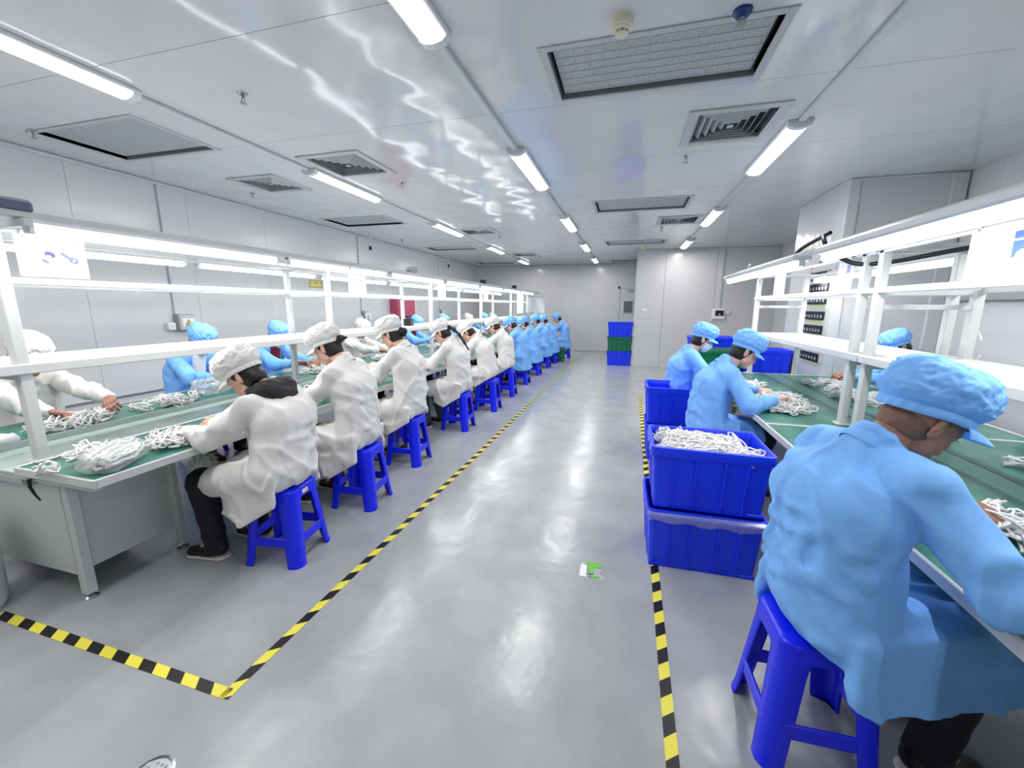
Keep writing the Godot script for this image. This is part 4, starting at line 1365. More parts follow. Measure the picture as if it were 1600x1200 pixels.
	tag(part("wall_conduit", boxg(Vector3.ZERO, Vector3(0.07, CEIL - 1.5, 0.03), 0.006), M.trim, self, Vector3(2.13, (CEIL + 1.5) * 0.5, PART + 0.015)), "white conduit on the partition above the small control box", "conduit")
	t = thing("document_pocket", "faint clear document pocket on the partition panel near its left edge", "document pocket", Vector3(0.4, 1.38, PART))
	part("sheet", boxg(Vector3(0, 0, 0.004), Vector3(0.21, 0.28, 0.006), 0.002), M.trim, t)
	g = Geo.new()
	g.prism(PackedVector2Array([Vector2(-0.08, 0.12), Vector2(0.09, 0.12), Vector2(0.02, 0.04)]), 0.003, Transform3D(Basis(), Vector3(0, 0, 0.007)))
	part("flap", g, M.paper, t)
	# long grey wiring tray on the right wall
	tag(part("wall_tray", boxg(Vector3.ZERO, Vector3(0.1, 0.13, 1.9), 0.008), M.box_grey, self, Vector3(RIGHT - 0.05, 1.69, -4.55)), "grey wiring tray along the right wall behind the racks", "wiring tray")
	# pocket chart on the column
	t = thing("pocket_chart", "hanging pocket chart of seven dark blue rows with white number tags on the column", "pocket chart", Vector3(2.279, 0, -5.98), -PI / 2)
	part("backing", boxg(Vector3(0, 1.49, 0.004), Vector3(0.62, 1.2, 0.006), 0.002), M.frame_white, t)
	var num := 1
	var rows := [1.93, 1.785, 1.64, 1.45, 1.28, 1.1, 0.94]
	for r in 7:
		var y: float = rows[r]
		var x0 := -0.02 - (0.02 if r > 1 else 0.0)
		part("lime_band", boxg(Vector3(x0, y - 0.072, 0.009), Vector3(0.5, 0.026, 0.004), 0.0), M.pocket_lime, t)
		for k in 6:
			var x := x0 - 0.21 + 0.084 * k
			g = Geo.new()
			g.prism(PackedVector2Array([Vector2(-0.036, -0.05), Vector2(0.036, -0.05), Vector2(0.0405, 0.052), Vector2(-0.0405, 0.052)]), 0.022, Transform3D(Basis(), Vector3(x, y, 0.008)))
			var o := part("pocket", g, M.navy_cloth, t)
			var tm := TextMesh.new()
			tm.text = str(num)
			tm.font = SystemFont.new()
			tm.font.font_names = PackedStringArray(["Droid Sans"])
			tm.font_size = 16
			tm.pixel_size = 0.0027
			tm.depth = 0.001
			part("number_tag", tm, M.paper, o, Vector3(x, y - 0.008, 0.031))
			num += 1
	im = blank(160, 32, Color(0.04, 0.05, 0.2))
	for j in 5: glyph(im, 10 + j * 30, 6, 19, 130 + j, Color(0.9, 0.9, 0.95))
	t = thing("header_sign", "dark blue sign with white characters above the pocket chart", "sign", Vector3(2.279, 2.1, -5.93), -PI / 2)
	part("plate", boxg(Vector3(0, 0, 0.003), Vector3(0.4, 0.085, 0.006), 0.001), M.navy_cloth, t)
	g = Geo.new()
	g.quad(Vector3(-0.198, -0.04, 0.0065), Vector3(0.198, -0.04, 0.0065), Vector3(0.198, 0.04, 0.0065), Vector3(-0.198, 0.04, 0.0065))
	part("print", g, image_mat("header_print", im), t)
	im = blank(64, 32, Color(0.8, 0.22, 0.34))
	disc(im, 14, 14, 8, 8, Color(0.95, 0.85, 0.87))
	for j in 3: glyph(im, 27 + j * 12, 10, 9, 150 + j, Color(0.95, 0.8, 0.83))
	t = thing("label_plate", "small pink red label on the column above the pocket chart", "label", Vector3(2.279, 2.01, -6.24), -PI / 2)
	part("plate", boxg(Vector3(0, 0, 0.003), Vector3(0.2, 0.1, 0.006), 0.001), M.cabinet_red, t)
	g = Geo.new()
	g.quad(Vector3(-0.099, -0.049, 0.0065), Vector3(0.099, -0.049, 0.0065), Vector3(0.099, 0.049, 0.0065), Vector3(-0.099, 0.049, 0.0065))
	part("print", g, image_mat("label_print", im), t)

func build_sheets() -> void:
	var xl := -2.852
	make_sheet(Vector3(xl, 1.78, -1.455), 0.27, 0.2, 0, PI / 2, "instruction sheet with dark blue part pictures at the near end of the left rack")
	make_sheet(Vector3(xl, 1.76, -3.93), 0.3, 0.21, 2, PI / 2, "blank looking sheet on the left rack above the worker with the bun")
	make_sheet(Vector3(xl, 1.76, -6.05), 0.28, 0.21, 2, PI / 2, "blank looking sheet on the left rack above the ponytailed worker")
	make_sheet(Vector3(xl, 1.76, -8.15), 0.28, 0.21, 2, PI / 2, "far sheet on the left rack above the last white smocks")
	var xr := 1.452
	make_sheet(Vector3(xr, 1.765, -2.2), 0.36, 0.25, 1, -PI / 2, "instruction sheet with a blue picture at the right picture edge")
	make_sheet(Vector3(xr, 1.765, -3.47), 0.21, 0.24, 2, -PI / 2, "sheet hanging beside the two posts of the right rack")
	make_sheet(Vector3(xr, 1.765, -4.78), 0.3, 0.22, 2, -PI / 2, "sheet with a small purple print on the far right rack")
	# white boards closing the far end of the left rack
	for k in 3:
		var t := thing("white_board", ["large glowing white board facing the aisle at the far end of the left rack", "smaller white board next to the far end of the left rack", "white end board across the far end of the left rack"][k], "board", [Vector3(-2.82, 1.6, -11.95), Vector3(-2.83, 1.6, -10.9), Vector3(-2.75, 1.58, -12.42)][k], [PI / 2, PI / 2, 0.0][k])
		var w: float = [0.7, 0.62, 0.6][k]
		part("board", boxg(Vector3.ZERO, Vector3(w, 0.5, 0.012), 0.003), M.paper, t)
		var g := Geo.new()
		for s: float in [1.0, -1.0]:
			g.box(Vector3(s * w * 0.5, 0, 0), Vector3(0.02, 0.52, 0.02), 0.003)
			g.box(Vector3(0, s * 0.25, 0), Vector3(w, 0.02, 0.02), 0.003)
		part("frame", g, M.frame_white, t)

func striped_tape(called: String, label: String, path: Array, width: float, pitch: float, slant: float) -> void:
	var key := "tape_print%d" % int(slant * 100)
	if not M.has(key):
		var im := blank(256, 64, Color(0.07, 0.07, 0.075))
		for y in 64:
			for x in 256:
				var s := fposmod(x / 256.0 + slant * (y / 63.0 - 0.5) * width / (2.0 * pitch), 1.0)
				if s < 0.5: im.set_pixel(x, y, Color(0.93, 0.89, 0.3))
		image_mat(key, im).roughness = 0.42
	var t := thing(called, label, "floor tape")
	var g := Geo.new()
	var u0 := 0.0
	for s in path.size() - 1:
		var a: Vector3 = path[s] + Vector3(0, 0.0015, 0)
		var b: Vector3 = path[s + 1] + Vector3(0, 0.0015, 0)
		var r := (b - a).normalized().cross(Vector3.UP) * width * 0.5
		var u1 := u0 + a.distance_to(b) / (2.0 * pitch)
		var k := g.vert(a + r, Vector3.UP, Vector2(u0, 1))
		g.vert(b + r, Vector3.UP, Vector2(u1, 1)); g.vert(b - r, Vector3.UP, Vector2(u1, 0)); g.vert(a - r, Vector3.UP, Vector2(u0, 0))
		g.tri(k, k + 1, k + 2); g.tri(k, k + 2, k + 3)
		u0 = u1
	part("printed_tape", g, M[key], t)

func build_floor_things() -> void:
	striped_tape("floor_tape", "yellow and black striped tape along the left side of the aisle", [Vector3(-1.472, 0, -1.0), Vector3(-1.45, 0, -4.0), Vector3(-1.41, 0, -12.6)], 0.046, 0.082, -0.78)
	striped_tape("floor_tape", "yellow and black striped tape crossing the floor at lower left", [Vector3(-1.47, 0, -1.02), Vector3(-2.98, 0, -1.035)], 0.046, 0.083, -0.78)
	striped_tape("floor_tape", "yellow and black striped tape along the right side of the aisle under the crates", [Vector3(0.232, 0, -0.3), Vector3(0.242, 0, -2.3), Vector3(0.285, 0, -7.4)], 0.046, 0.08, -0.78)
	# torn wrapper
	var t := thing("torn_wrapper", "torn white and green wrapper lying in the middle of the aisle", "litter", Vector3(-0.126, 0.001, -2.22), 0.12)
	var g := Geo.new()
	g.prism(PackedVector2Array([Vector2(-0.075, -0.06), Vector2(-0.02, -0.075), Vector2(0.02, -0.085), Vector2(0.085, -0.07), Vector2(0.05, -0.02), Vector2(0.07, 0.02), Vector2(0.045, 0.06), Vector2(-0.02, 0.085), Vector2(-0.062, 0.06)]), 0.001, Transform3D(Basis(Vector3.RIGHT, -PI / 2), Vector3.ZERO))
	part("clear_sheet", g, M.film, t)
	g = Geo.new()
	g.prism(PackedVector2Array([Vector2(-0.068, -0.055), Vector2(-0.03, -0.06), Vector2(-0.02, 0.05), Vector2(-0.055, 0.055)]), 0.002, Transform3D(Basis(Vector3.RIGHT, -PI / 2), Vector3.ZERO))
	part("white_scrap", g, M.paper, t)
	g = Geo.new()
	g.prism(PackedVector2Array([Vector2(-0.012, -0.03), Vector2(0.018, -0.03), Vector2(0.022, 0.03), Vector2(0.06, 0.028), Vector2(0.068, 0.05), Vector2(0.062, 0.074), Vector2(-0.03, 0.082), Vector2(-0.035, 0.055), Vector2(-0.012, 0.052)]), 0.003, Transform3D(Basis(Vector3.RIGHT, -PI / 2), Vector3.ZERO))
	g.prism(PackedVector2Array([Vector2(0.005, -0.07), Vector2(0.045, -0.066), Vector2(0.04, -0.045), Vector2(0.008, -0.05)]), 0.003, Transform3D(Basis(Vector3.RIGHT, -PI / 2), Vector3.ZERO))
	part("green_print", g, M.wrapper_green, t)
	g = Geo.new()
	g.prism(PackedVector2Array([Vector2(-0.022, -0.035), Vector2(0.012, -0.036), Vector2(0.01, -0.06), Vector2(-0.004, -0.072), Vector2(-0.018, -0.06), Vector2(0.0, -0.055), Vector2(0.0, -0.045), Vector2(-0.014, -0.042), Vector2(-0.014, 0.05), Vector2(-0.02, 0.05)]), 0.0035, Transform3D(Basis(Vector3.RIGHT, -PI / 2), Vector3.ZERO))
	part("black_print", g, M.tape_black, t)
	# floor drain cover
	t = thing("floor_drain", "round shiny metal cover in the floor at the bottom picture edge", "drain cover", Vector3(-1.445, 0.0, -0.72))
	g = Geo.new()
	g.lathe([Vector2(0.066, 0.0), Vector2(0.066, 0.004), Vector2(0.058, 0.005), Vector2(0.056, 0.003), Vector2(0.0, 0.003)], 28)
	part("cover", g, M.chrome, t)
	g = Geo.new()
	for j in 5:
		for k in 5:
			if Vector2(j - 2, k - 2).length() < 2.4:
				g.box(Vector3((j - 2) * 0.018, 0.0035, (k - 2) * 0.018), Vector3(0.008, 0.002, 0.008), 0.0006)
	part("stud", g, M.box_grey, t)
	# white bin at the left picture edge
	t = thing("white_bin", "white plastic bin at the left picture edge beside the bench", "bin", Vector3(-3.16, 0, -0.955))
	g = Geo.new()
	g.lathe([Vector2(0.17, 0.0), Vector2(0.185, 0.03), Vector2(0.2, 0.4), Vector2(0.205, 0.43), Vector2(0.2, 0.44)], 32)
	part("body", g, M.frame_white, t)
	g = Geo.new()
	g.lathe([Vector2(0.2, 0.445), Vector2(0.215, 0.45), Vector2(0.215, 0.47), Vector2(0.16, 0.52), Vector2(0.0, 0.54)], 32)
	part("lid", g, M.frame_white, t)
	# power adapter boxes on the lamp rail
	t = thing("driver_box", "dark grey driver box on the lamp rail at the left picture edge", "driver box", Vector3(-2.66, 1.935, -1.24), 0.0)
	part("case", boxg(Vector3(0, 0.038, 0), Vector3(0.1, 0.06, 0.12), 0.012), M.slate, t)
	part("bracket", boxg(Vector3(0, 0.005, 0.04), Vector3(0.09, 0.012, 0.2), 0.003), M.vent_metal, t)
	for k in 3:
		t = thing("driver_box", ["small grey driver box on the lamp rail above the notice", "black driver box farther along the left lamp rail", "last driver box on the left lamp rail"][k], "driver box", Vector3(-2.64, 1.957, [-4.75, -7.4, -9.6][k]))
		part("case", boxg(Vector3(0, 0.035, 0), Vector3(0.09, 0.07, 0.13), 0.008), M.box_grey if k == 0 else M.rubber, t)
		part("cord", boxg(Vector3(0, 0.01, 0.09), Vector3(0.012, 0.012, 0.1), 0.004), M.rubber, t)
	# black corrugated hoses feeding the right lamps
	for k in 2:
		var path := []
		if k == 0:
			for q in [[1.235, 1.93, -3.85], [1.25, 1.99, -3.72], [1.3, 2.04, -3.55], [1.32, 2.06, -3.45]]: path.append(Vector3(q[0], q[1], q[2]))
		else:
			for q in [[1.3, 2.05, -3.5], [1.28, 2.0, -3.42], [1.3, 1.93, -3.36], [1.42, 1.84, -3.3], [1.55, 1.83, -3.18], [1.75, 1.87, -2.95], [1.98, 1.91, -2.75], [2.12, 1.935, -2.62]]: path.append(Vector3(q[0], q[1], q[2]))
		var cv := Curve3D.new()
		for j in path.size():
			var tg: Vector3 = (path[mini(j + 1, path.size() - 1)] - path[maxi(j - 1, 0)]) * 0.16
			cv.add_point(path[j], -tg, tg)
		g = Geo.new()
		g.tube(Array(cv.tessellate_even_length(5, 0.012)), 0.014, 10, true)
		tag(part("black_hose", g, M.black_plastic), ["black hose arching up from the far lamp of the right rack", "black hose hanging in a loop under the right lamps"][k], "hose")
	# looped white wires
	for k in 2:
		var c: Vector3 = [Vector3(1.2, 1.93, -4.95), Vector3(2.0, 1.3, -3.1)][k]
		var path := []
		for j in 17:
			var an := TAU * (j / 16.0) * 0.85 + 0.5
			path.append(c + Vector3(0.01 * j / 16.0, [0.045, 0.1][k] * sin(an) + 0.02, [0.05, 0.07][k] * cos(an)))
		g = Geo.new()
		g.tube(path, 0.004, 6, true)
		tag(part("wire_loop", g, M.cord_white), ["small white wire loop standing on the far lamp of the right rack", "thin white wire loop hanging at the back posts of the right rack"][k], "wire")
	# ceiling-hung black fan at the right edge
	t = thing("pedestal_fan", "black wire fan on a dark pole at the right picture edge", "fan", Vector3(2.93, 0, -3.85))
	g = Geo.new()
	g.lathe([Vector2(0.2, 0.0), Vector2(0.2, 0.015), Vector2(0.05, 0.03), Vector2(0.02, 0.05)], 24)
	part("base", g, M.black_plastic, t)
	g = Geo.new()
	g.tube([Vector3(0, 0.02, 0), Vector3(0, 0.8, 0), Vector3(0, 1.75, 0)], 0.018, 12, true)
	part("pole", g, M.black_plastic, t)
	var fb := Transform3D(Basis(Vector3.UP, 0.9), Vector3(0.0, 1.0, 0.12))
	g = Geo.new()
	g.lathe([Vector2(0, -0.12), Vector2(0.06, -0.11), Vector2(0.07, -0.04), Vector2(0.05, 0.0), Vector2(0.0, 0.0)], 18, fb.origin, fb.basis * Basis(Vector3.RIGHT, PI / 2))
	part("motor", g, M.black_plastic, t)
	g = Geo.new()
	for rr: float in [0.06, 0.12, 0.18, 0.225]:
		for s: float in [0.02, 0.1]:
			var path := []
			for j in 33: path.append(fb * Vector3(cos(TAU * j / 32) * rr, sin(TAU * j / 32) * rr, s + (0.02 if rr < 0.2 else 0.0) * signf(s - 0.05)))
			g.tube(path, 0.0025 if rr < 0.2 else 0.007, 6, false)
	for j in 28:
		var an := TAU * j / 28
		g.tube([fb * Vector3(cos(an) * 0.05, sin(an) * 0.05, 0.12), fb * Vector3(cos(an) * 0.19, sin(an) * 0.19, 0.11), fb * Vector3(cos(an) * 0.226, sin(an) * 0.226, 0.06), fb * Vector3(cos(an) * 0.19, sin(an) * 0.19, 0.005), fb * Vector3(cos(an) * 0.06, sin(an) * 0.06, 0.0)], 0.0018, 5, false)
	part("cage", g, M.black_plastic, t)
	for j in 3:
		g = Geo.new()
		var rings := []
		for k in 7:
			var s := k / 6.0
			var rad := 0.04 + 0.16 * s
			var a0 := TAU * j / 3
			var wd := 0.35 + 0.3 * sin(PI * s)
			var row := []
			for q in 5: row.append(fb * Vector3(cos(a0 + wd * (q / 4.0 - 0.5) * 2.0) * rad, sin(a0 + wd * (q / 4.0 - 0.5) * 2.0) * rad, 0.05 + 0.03 * (q / 4.0 - 0.5)))
			rings.append(row)
		g.loft(rings, false, false, false)
		part("blade", g, M.rubber, t)
	# small black things on the left shelf
	t = thing("parts_box", "small black open box on the left shelf below the dark pink cabinet", "box", Vector3(-3.1, 1.254, -5.42), 0.2)
	g = Geo.new()
	for s: float in [1.0, -1.0]:
		g.box(Vector3(s * 0.05, 0.05, 0), Vector3(0.006, 0.1, 0.14), 0.001)
		g.box(Vector3(0, 0.05, s * 0.07), Vector3(0.1, 0.1, 0.006), 0.001)
	g.box(Vector3(0, 0.003, 0), Vector3(0.1, 0.006, 0.14), 0.0)
	part("body", g, M.black_plastic, t)
	t = thing("tape_gun", "black handled tape holder on the left shelf beside the hair bun cap", "tape holder", Vector3(-3.1, 1.254, -4.75), 0.4)
	g = Geo.new()
	g.box(Vector3(0, 0.1, 0), Vector3(0.05, 0.03, 0.16), 0.01)
	g.box(Vector3(0, 0.05, 0.06), Vector3(0.035, 0.1, 0.035), 0.008)
	g.box(Vector3(0, 0.006, 0.03), Vector3(0.06, 0.012, 0.12), 0.004)
	part("body", g, M.black_plastic, t)
	# cardboard free grey parts tray on the wall side bench
	t = thing("parts_tray", "grey slatted parts tray on the wall side bench before the hair bun worker", "tray", Vector3(-3.6, 0.752, -4.75), 0.1)
	g = Geo.new()
	for j in 6: g.box(Vector3(0, 0.05, -0.12 + 0.048 * j), Vector3(0.2, 0.08, 0.006), 0.001)
	part("divider", g, M.box_grey, t)
	g = Geo.new()
	g.box(Vector3(0, 0.006, 0), Vector3(0.22, 0.012, 0.27), 0.002)
	for s: float in [1.0, -1.0]: g.box(Vector3(s * 0.107, 0.05, 0), Vector3(0.006, 0.1, 0.27), 0.001)
	part("shell", g, M.sheet_metal, t)

# ---------------------------------------------------------------- people
var protos := {}

func head_geo() -> Geo:
	if protos.has("head"): return protos.head
	var b := [
		[Vector3(0, 0.03, 0.018), Vector3(0, 0.036, -0.012), 0.088, 0.082], [Vector3(0, 0.0, -0.02), Vector3(0, -0.03, -0.035), 0.07, 0.058],
		[Vector3(-0.03, -0.06, -0.03), Vector3(-0.012, -0.092, -0.068), 0.036, 0.022], [Vector3(0.03, -0.06, -0.03), Vector3(0.012, -0.092, -0.068), 0.036, 0.022],
		[Vector3(-0.036, -0.018, -0.055), Vector3(-0.036, -0.03, -0.055), 0.03, 0.026], [Vector3(0.036, -0.018, -0.055), Vector3(0.036, -0.03, -0.055), 0.03, 0.026],
		[Vector3(-0.03, 0.034, -0.076), Vector3(0.03, 0.034, -0.076), 0.016, 0.016], [Vector3(0, 0.012, -0.094), Vector3(0, -0.026, -0.112), 0.009, 0.012],
		[Vector3(-0.011, -0.03, -0.1), Vector3(0.011, -0.03, -0.1), 0.009, 0.009], [Vector3(-0.016, -0.056, -0.088), Vector3(0.016, -0.056, -0.088), 0.01, 0.01], [Vector3(-0.013, -0.068, -0.086), Vector3(0.013, -0.068, -0.086), 0.009, 0.009],
		[Vector3(0, -0.06, 0.02), Vector3(0, -0.13, 0.045), 0.054, 0.052]]
	var g := nets(b, 0.0055, 0.016)
	for s: float in [1.0, -1.0]:
		var e := nets([[Vector3(s * 0.084, 0.02, 0.012), Vector3(s * 0.093, 0.012, 0.026), 0.007, 0.008], [Vector3(s * 0.093, 0.012, 0.026), Vector3(s * 0.09, -0.012, 0.022), 0.008, 0.007], [Vector3(s * 0.09, -0.012, 0.022), Vector3(s * 0.082, -0.032, 0.01), 0.007, 0.008], [Vector3(s * 0.078, 0.0, 0.008), Vector3(s * 0.08, -0.02, 0.006), 0.014, 0.01]], 0.0035, 0.008)
		g.add(e)
	for j in g.v.size():
		var p := g.v[j]
		var q := Vector3(absf(p.x), p.y, p.z)
		if p.z < -0.05:
			if Vector2((q.x - 0.031) / 0.013, (q.y - 0.01) / 0.0055).length() < 1.0: g.c[j] = Color(0.06, 0.05, 0.05)
			elif absf(q.y - 0.032 - 0.1 * (0.03 - q.x)) < 0.0045 and q.x > 0.014 and q.x < 0.05: g.c[j] = Color(0.12, 0.1, 0.1)
			elif q.x < 0.024 and absf(q.y + 0.062) < 0.0085 and p.z < -0.085: g.c[j] = Color(0.78, 0.5, 0.5)
	protos.head = g
	return g

# a right hand: wrist at the origin, fingers towards -z, palm down, thumb on the left
func hand_geo(curl: float) -> Geo:
	var key := "hand%.2f" % curl
	if protos.has(key): return protos[key]
	var b := [[Vector3(0, 0, 0.03), Vector3(0, 0, -0.01), 0.025, 0.026]]
	var xs := [-0.03, -0.01, 0.011, 0.03]
	var ls := [0.9, 1.0, 0.94, 0.76]
	for f in 4:
		var k := Vector3(xs[f], 0.003 - absf(f - 1.4) * 0.003, -0.085 - [0.0, 0.004, 0.0, -0.01][f])
		b.append([Vector3(xs[f] * 0.6, 0, -0.01), k, 0.018, 0.0125])
		var a := curl * (0.6 + 0.13 * f)
		var p := k
		var l: Array = [0.042, 0.027, 0.021]
		for s in 3:
			a += curl * [0.25, 0.75, 0.5][s]
			var q: Vector3 = p + Vector3(xs[f] * 0.06 - curl * xs[f] * 0.12, -sin(a), -cos(a)).normalized() * l[s] * ls[f]
			b.append([p, q, 0.0098 - s * 0.0008, 0.0092 - s * 0.001])
			p = q
	b.append([Vector3(-0.014, -0.006, -0.015), Vector3(-0.042, -0.014, -0.045), 0.017, 0.0135])
	b.append([Vector3(-0.042, -0.014, -0.045), Vector3(-0.048, -0.024, -0.076), 0.0115, 0.0105])
	b.append([Vector3(-0.048, -0.024, -0.076), Vector3(-0.038, -0.036, -0.1), 0.0102, 0.009])
	var g := nets(b, 0.0036, 0.006)
	protos[key] = g
	return g

func catmull(pts: Array, n: int) -> Array:
	var out := []
	for j in n + 1:
		var s := float(j) / n * (pts.size() - 1)
		var k := mini(int(s), pts.size() - 2)
		var t := s - k
		var p0: Vector2 = pts[maxi(k - 1, 0)]
		var p1: Vector2 = pts[k]
		var p2: Vector2 = pts[k + 1]
		var p3: Vector2 = pts[mini(k + 2, pts.size() - 1)]
		out.append(0.5 * ((2.0 * p1) + (p2 - p0) * t + (2.0 * p0 - 5.0 * p1 + 4.0 * p2 - p3) * t * t + (3.0 * p1 - p0 - 3.0 * p2 + p3) * t * t * t))
	return out

func cap_geo(sd: int, fine: bool) -> Array: # [crown, brim, band]
	var key := "cap%d%s" % [sd, fine]
	if protos.has(key): return protos[key]
	var nz := FastNoiseLite.new()
	nz.seed = sd
	nz.frequency = 1.0
	nz.fractal_type = FastNoiseLite.FRACTAL_RIDGED
	nz.fractal_octaves = 2 if not fine else 3
	var prof := catmull([Vector2(0.98, 0.026), Vector2(1.0, 0.044), Vector2(1.09, 0.058), Vector2(1.14, 0.085), Vector2(1.09, 0.118), Vector2(0.9, 0.149), Vector2(0.55, 0.169), Vector2(0.02, 0.175)], 22 if not fine else 44)
	var seg := 40 if not fine else 110
	var rings := []
	for j in prof.size():
		var ring := []
		for k in seg:
			var an := TAU * k / seg
			var c := cos(an)
			var s := -sin(an)   # z
			var back := clampf(s, 0.0, 1.0)
			var r: float = prof[j].x
			var puff := clampf((prof[j].y - 0.045) / 0.02, 0.0, 1.0) * clampf(r * 1.4, 0.0, 1.0)
			var wr := (nz.get_noise_3d(c * 1.3 + 3.0, prof[j].y * 13.0, s * 1.3) + 0.4 * nz.get_noise_3d(c * 3.0, prof[j].y * 30.0, s * 3.0)) * 0.11 * puff
			wr += 0.016 * sin(an * 19.0 + sd) * (1.0 - puff) * back
			r += wr + 0.06 * back * puff
			var y: float = prof[j].y - 0.02 * back * (1.0 - prof[j].y / 0.15) + 0.008 * wr * 6.0
			ring.append(Vector3(c * r * 0.093, y, s * r * 0.108))
		rings.append(ring)
	var crown := Geo.new()
	crown.loft(rings, false, true)
	var band := Geo.new()
	rings = []
	for q in [[0.99, 0.022], [1.03, 0.024], [1.045, 0.034], [1.03, 0.046], [0.99, 0.048]]:
		var ring := []
		for k in seg:
			var an := TAU * k / seg
			var s := -sin(an)
			var back := clampf(s, 0.0, 1.0)
			ring.append(Vector3(cos(an) * q[0] * 0.093 * (1.0 + 0.02 * back * sin(an * 21.0)), q[1] - 0.02 * back * 0.75, s * q[0] * 0.108 * (1.0 + 0.02 * back * sin(an * 21.0))))
		rings.append(ring)
	band.loft(rings, false, false)
	var brim := Geo.new()
	rings = []
	for v in 5:
		var f := v / 4.0
		var row := []
		for k in 21:
			var an := lerpf(-1.25, 1.25, k / 20.0)
			var ext := 0.058 * f * pow(cos(an * 1.15), 0.7) if absf(an * 1.15) < PI / 2 else 0.0
			row.append(Vector3(sin(an) * (0.096 + ext * 0.75), 0.032 - 0.022 * f * f - 0.006 * sin(an) * sin(an), -cos(an) * 0.11 - ext))
		rings.append(row)
	brim.loft(rings, false, false, false)
	var under := []
	for row: Array in rings:
		var r2 := []
		for p: Vector3 in row: r2.append(p - Vector3(0, 0.003, 0))
		r2.reverse()
		under.append(r2)
	brim.loft(under, false, false, false)
	protos[key] = [crown, brim, band]
	return protos[key]

func hair_geo(kind: String) -> Geo:
	if protos.has(kind): return protos[kind]
	var b := [[Vector3(0, 0.03, 0.02), Vector3(0, -0.035, 0.035), 0.0935, 0.072]]
	if kind == "buzz": b = [[Vector3(0, 0.03, 0.019), Vector3(0, -0.02, 0.028), 0.0895, 0.072]]
	if kind == "bun":
		b.append([Vector3(0, -0.01, 0.12), Vector3(0, -0.03, 0.145), 0.032, 0.034])
		b.append([Vector3(0, -0.035, 0.13), Vector3(0, -0.07, 0.13), 0.022, 0.012])
	if kind == "short_tail":
		b.append([Vector3(0, -0.005, 0.11), Vector3(0, 0.0, 0.145), 0.03, 0.024])
		b.append([Vector3(0, 0.0, 0.145), Vector3(0.01, -0.02, 0.185), 0.018, 0.006])
	if kind == "tail":
		var pts := [Vector3(0, 0.0, 0.1), Vector3(0, 0.005, 0.135), Vector3(0, -0.05, 0.17), Vector3(0.0, -0.14, 0.19), Vector3(0.004, -0.25, 0.19), Vector3(0.006, -0.36, 0.185)]
		for j in pts.size() - 1: b.append([pts[j], pts[j + 1], lerpf(0.024, 0.012, j / 5.0), lerpf(0.024, 0.009, (j + 1) / 5.0)])
	var nz := FastNoiseLite.new()
	nz.seed = 3
	nz.frequency = 40.0
	var g := nets(b, 0.0065, 0.02, nz, 0.003, [[Vector3(0, 0.25, -1).normalized(), 0.03]] if kind != "buzz" else [[Vector3(0, 0.35, -1).normalized(), 0.018]])
	protos[kind] = g
	return g

func elbow(s: Vector3, w: Vector3, l1: float, l2: float, hint: Vector3) -> Vector3:
	var d := w - s
	var l := minf(d.length(), l1 + l2 - 0.005)
	var a := (l1 * l1 - l2 * l2 + l * l) / (2.0 * l)
	var h := sqrt(maxf(l1 * l1 - a * a, 0.0004))
	var u := d.normalized()
	var p := (hint - u * hint.dot(u)).normalized()
	return s + u * a * d.length() / l + p * h

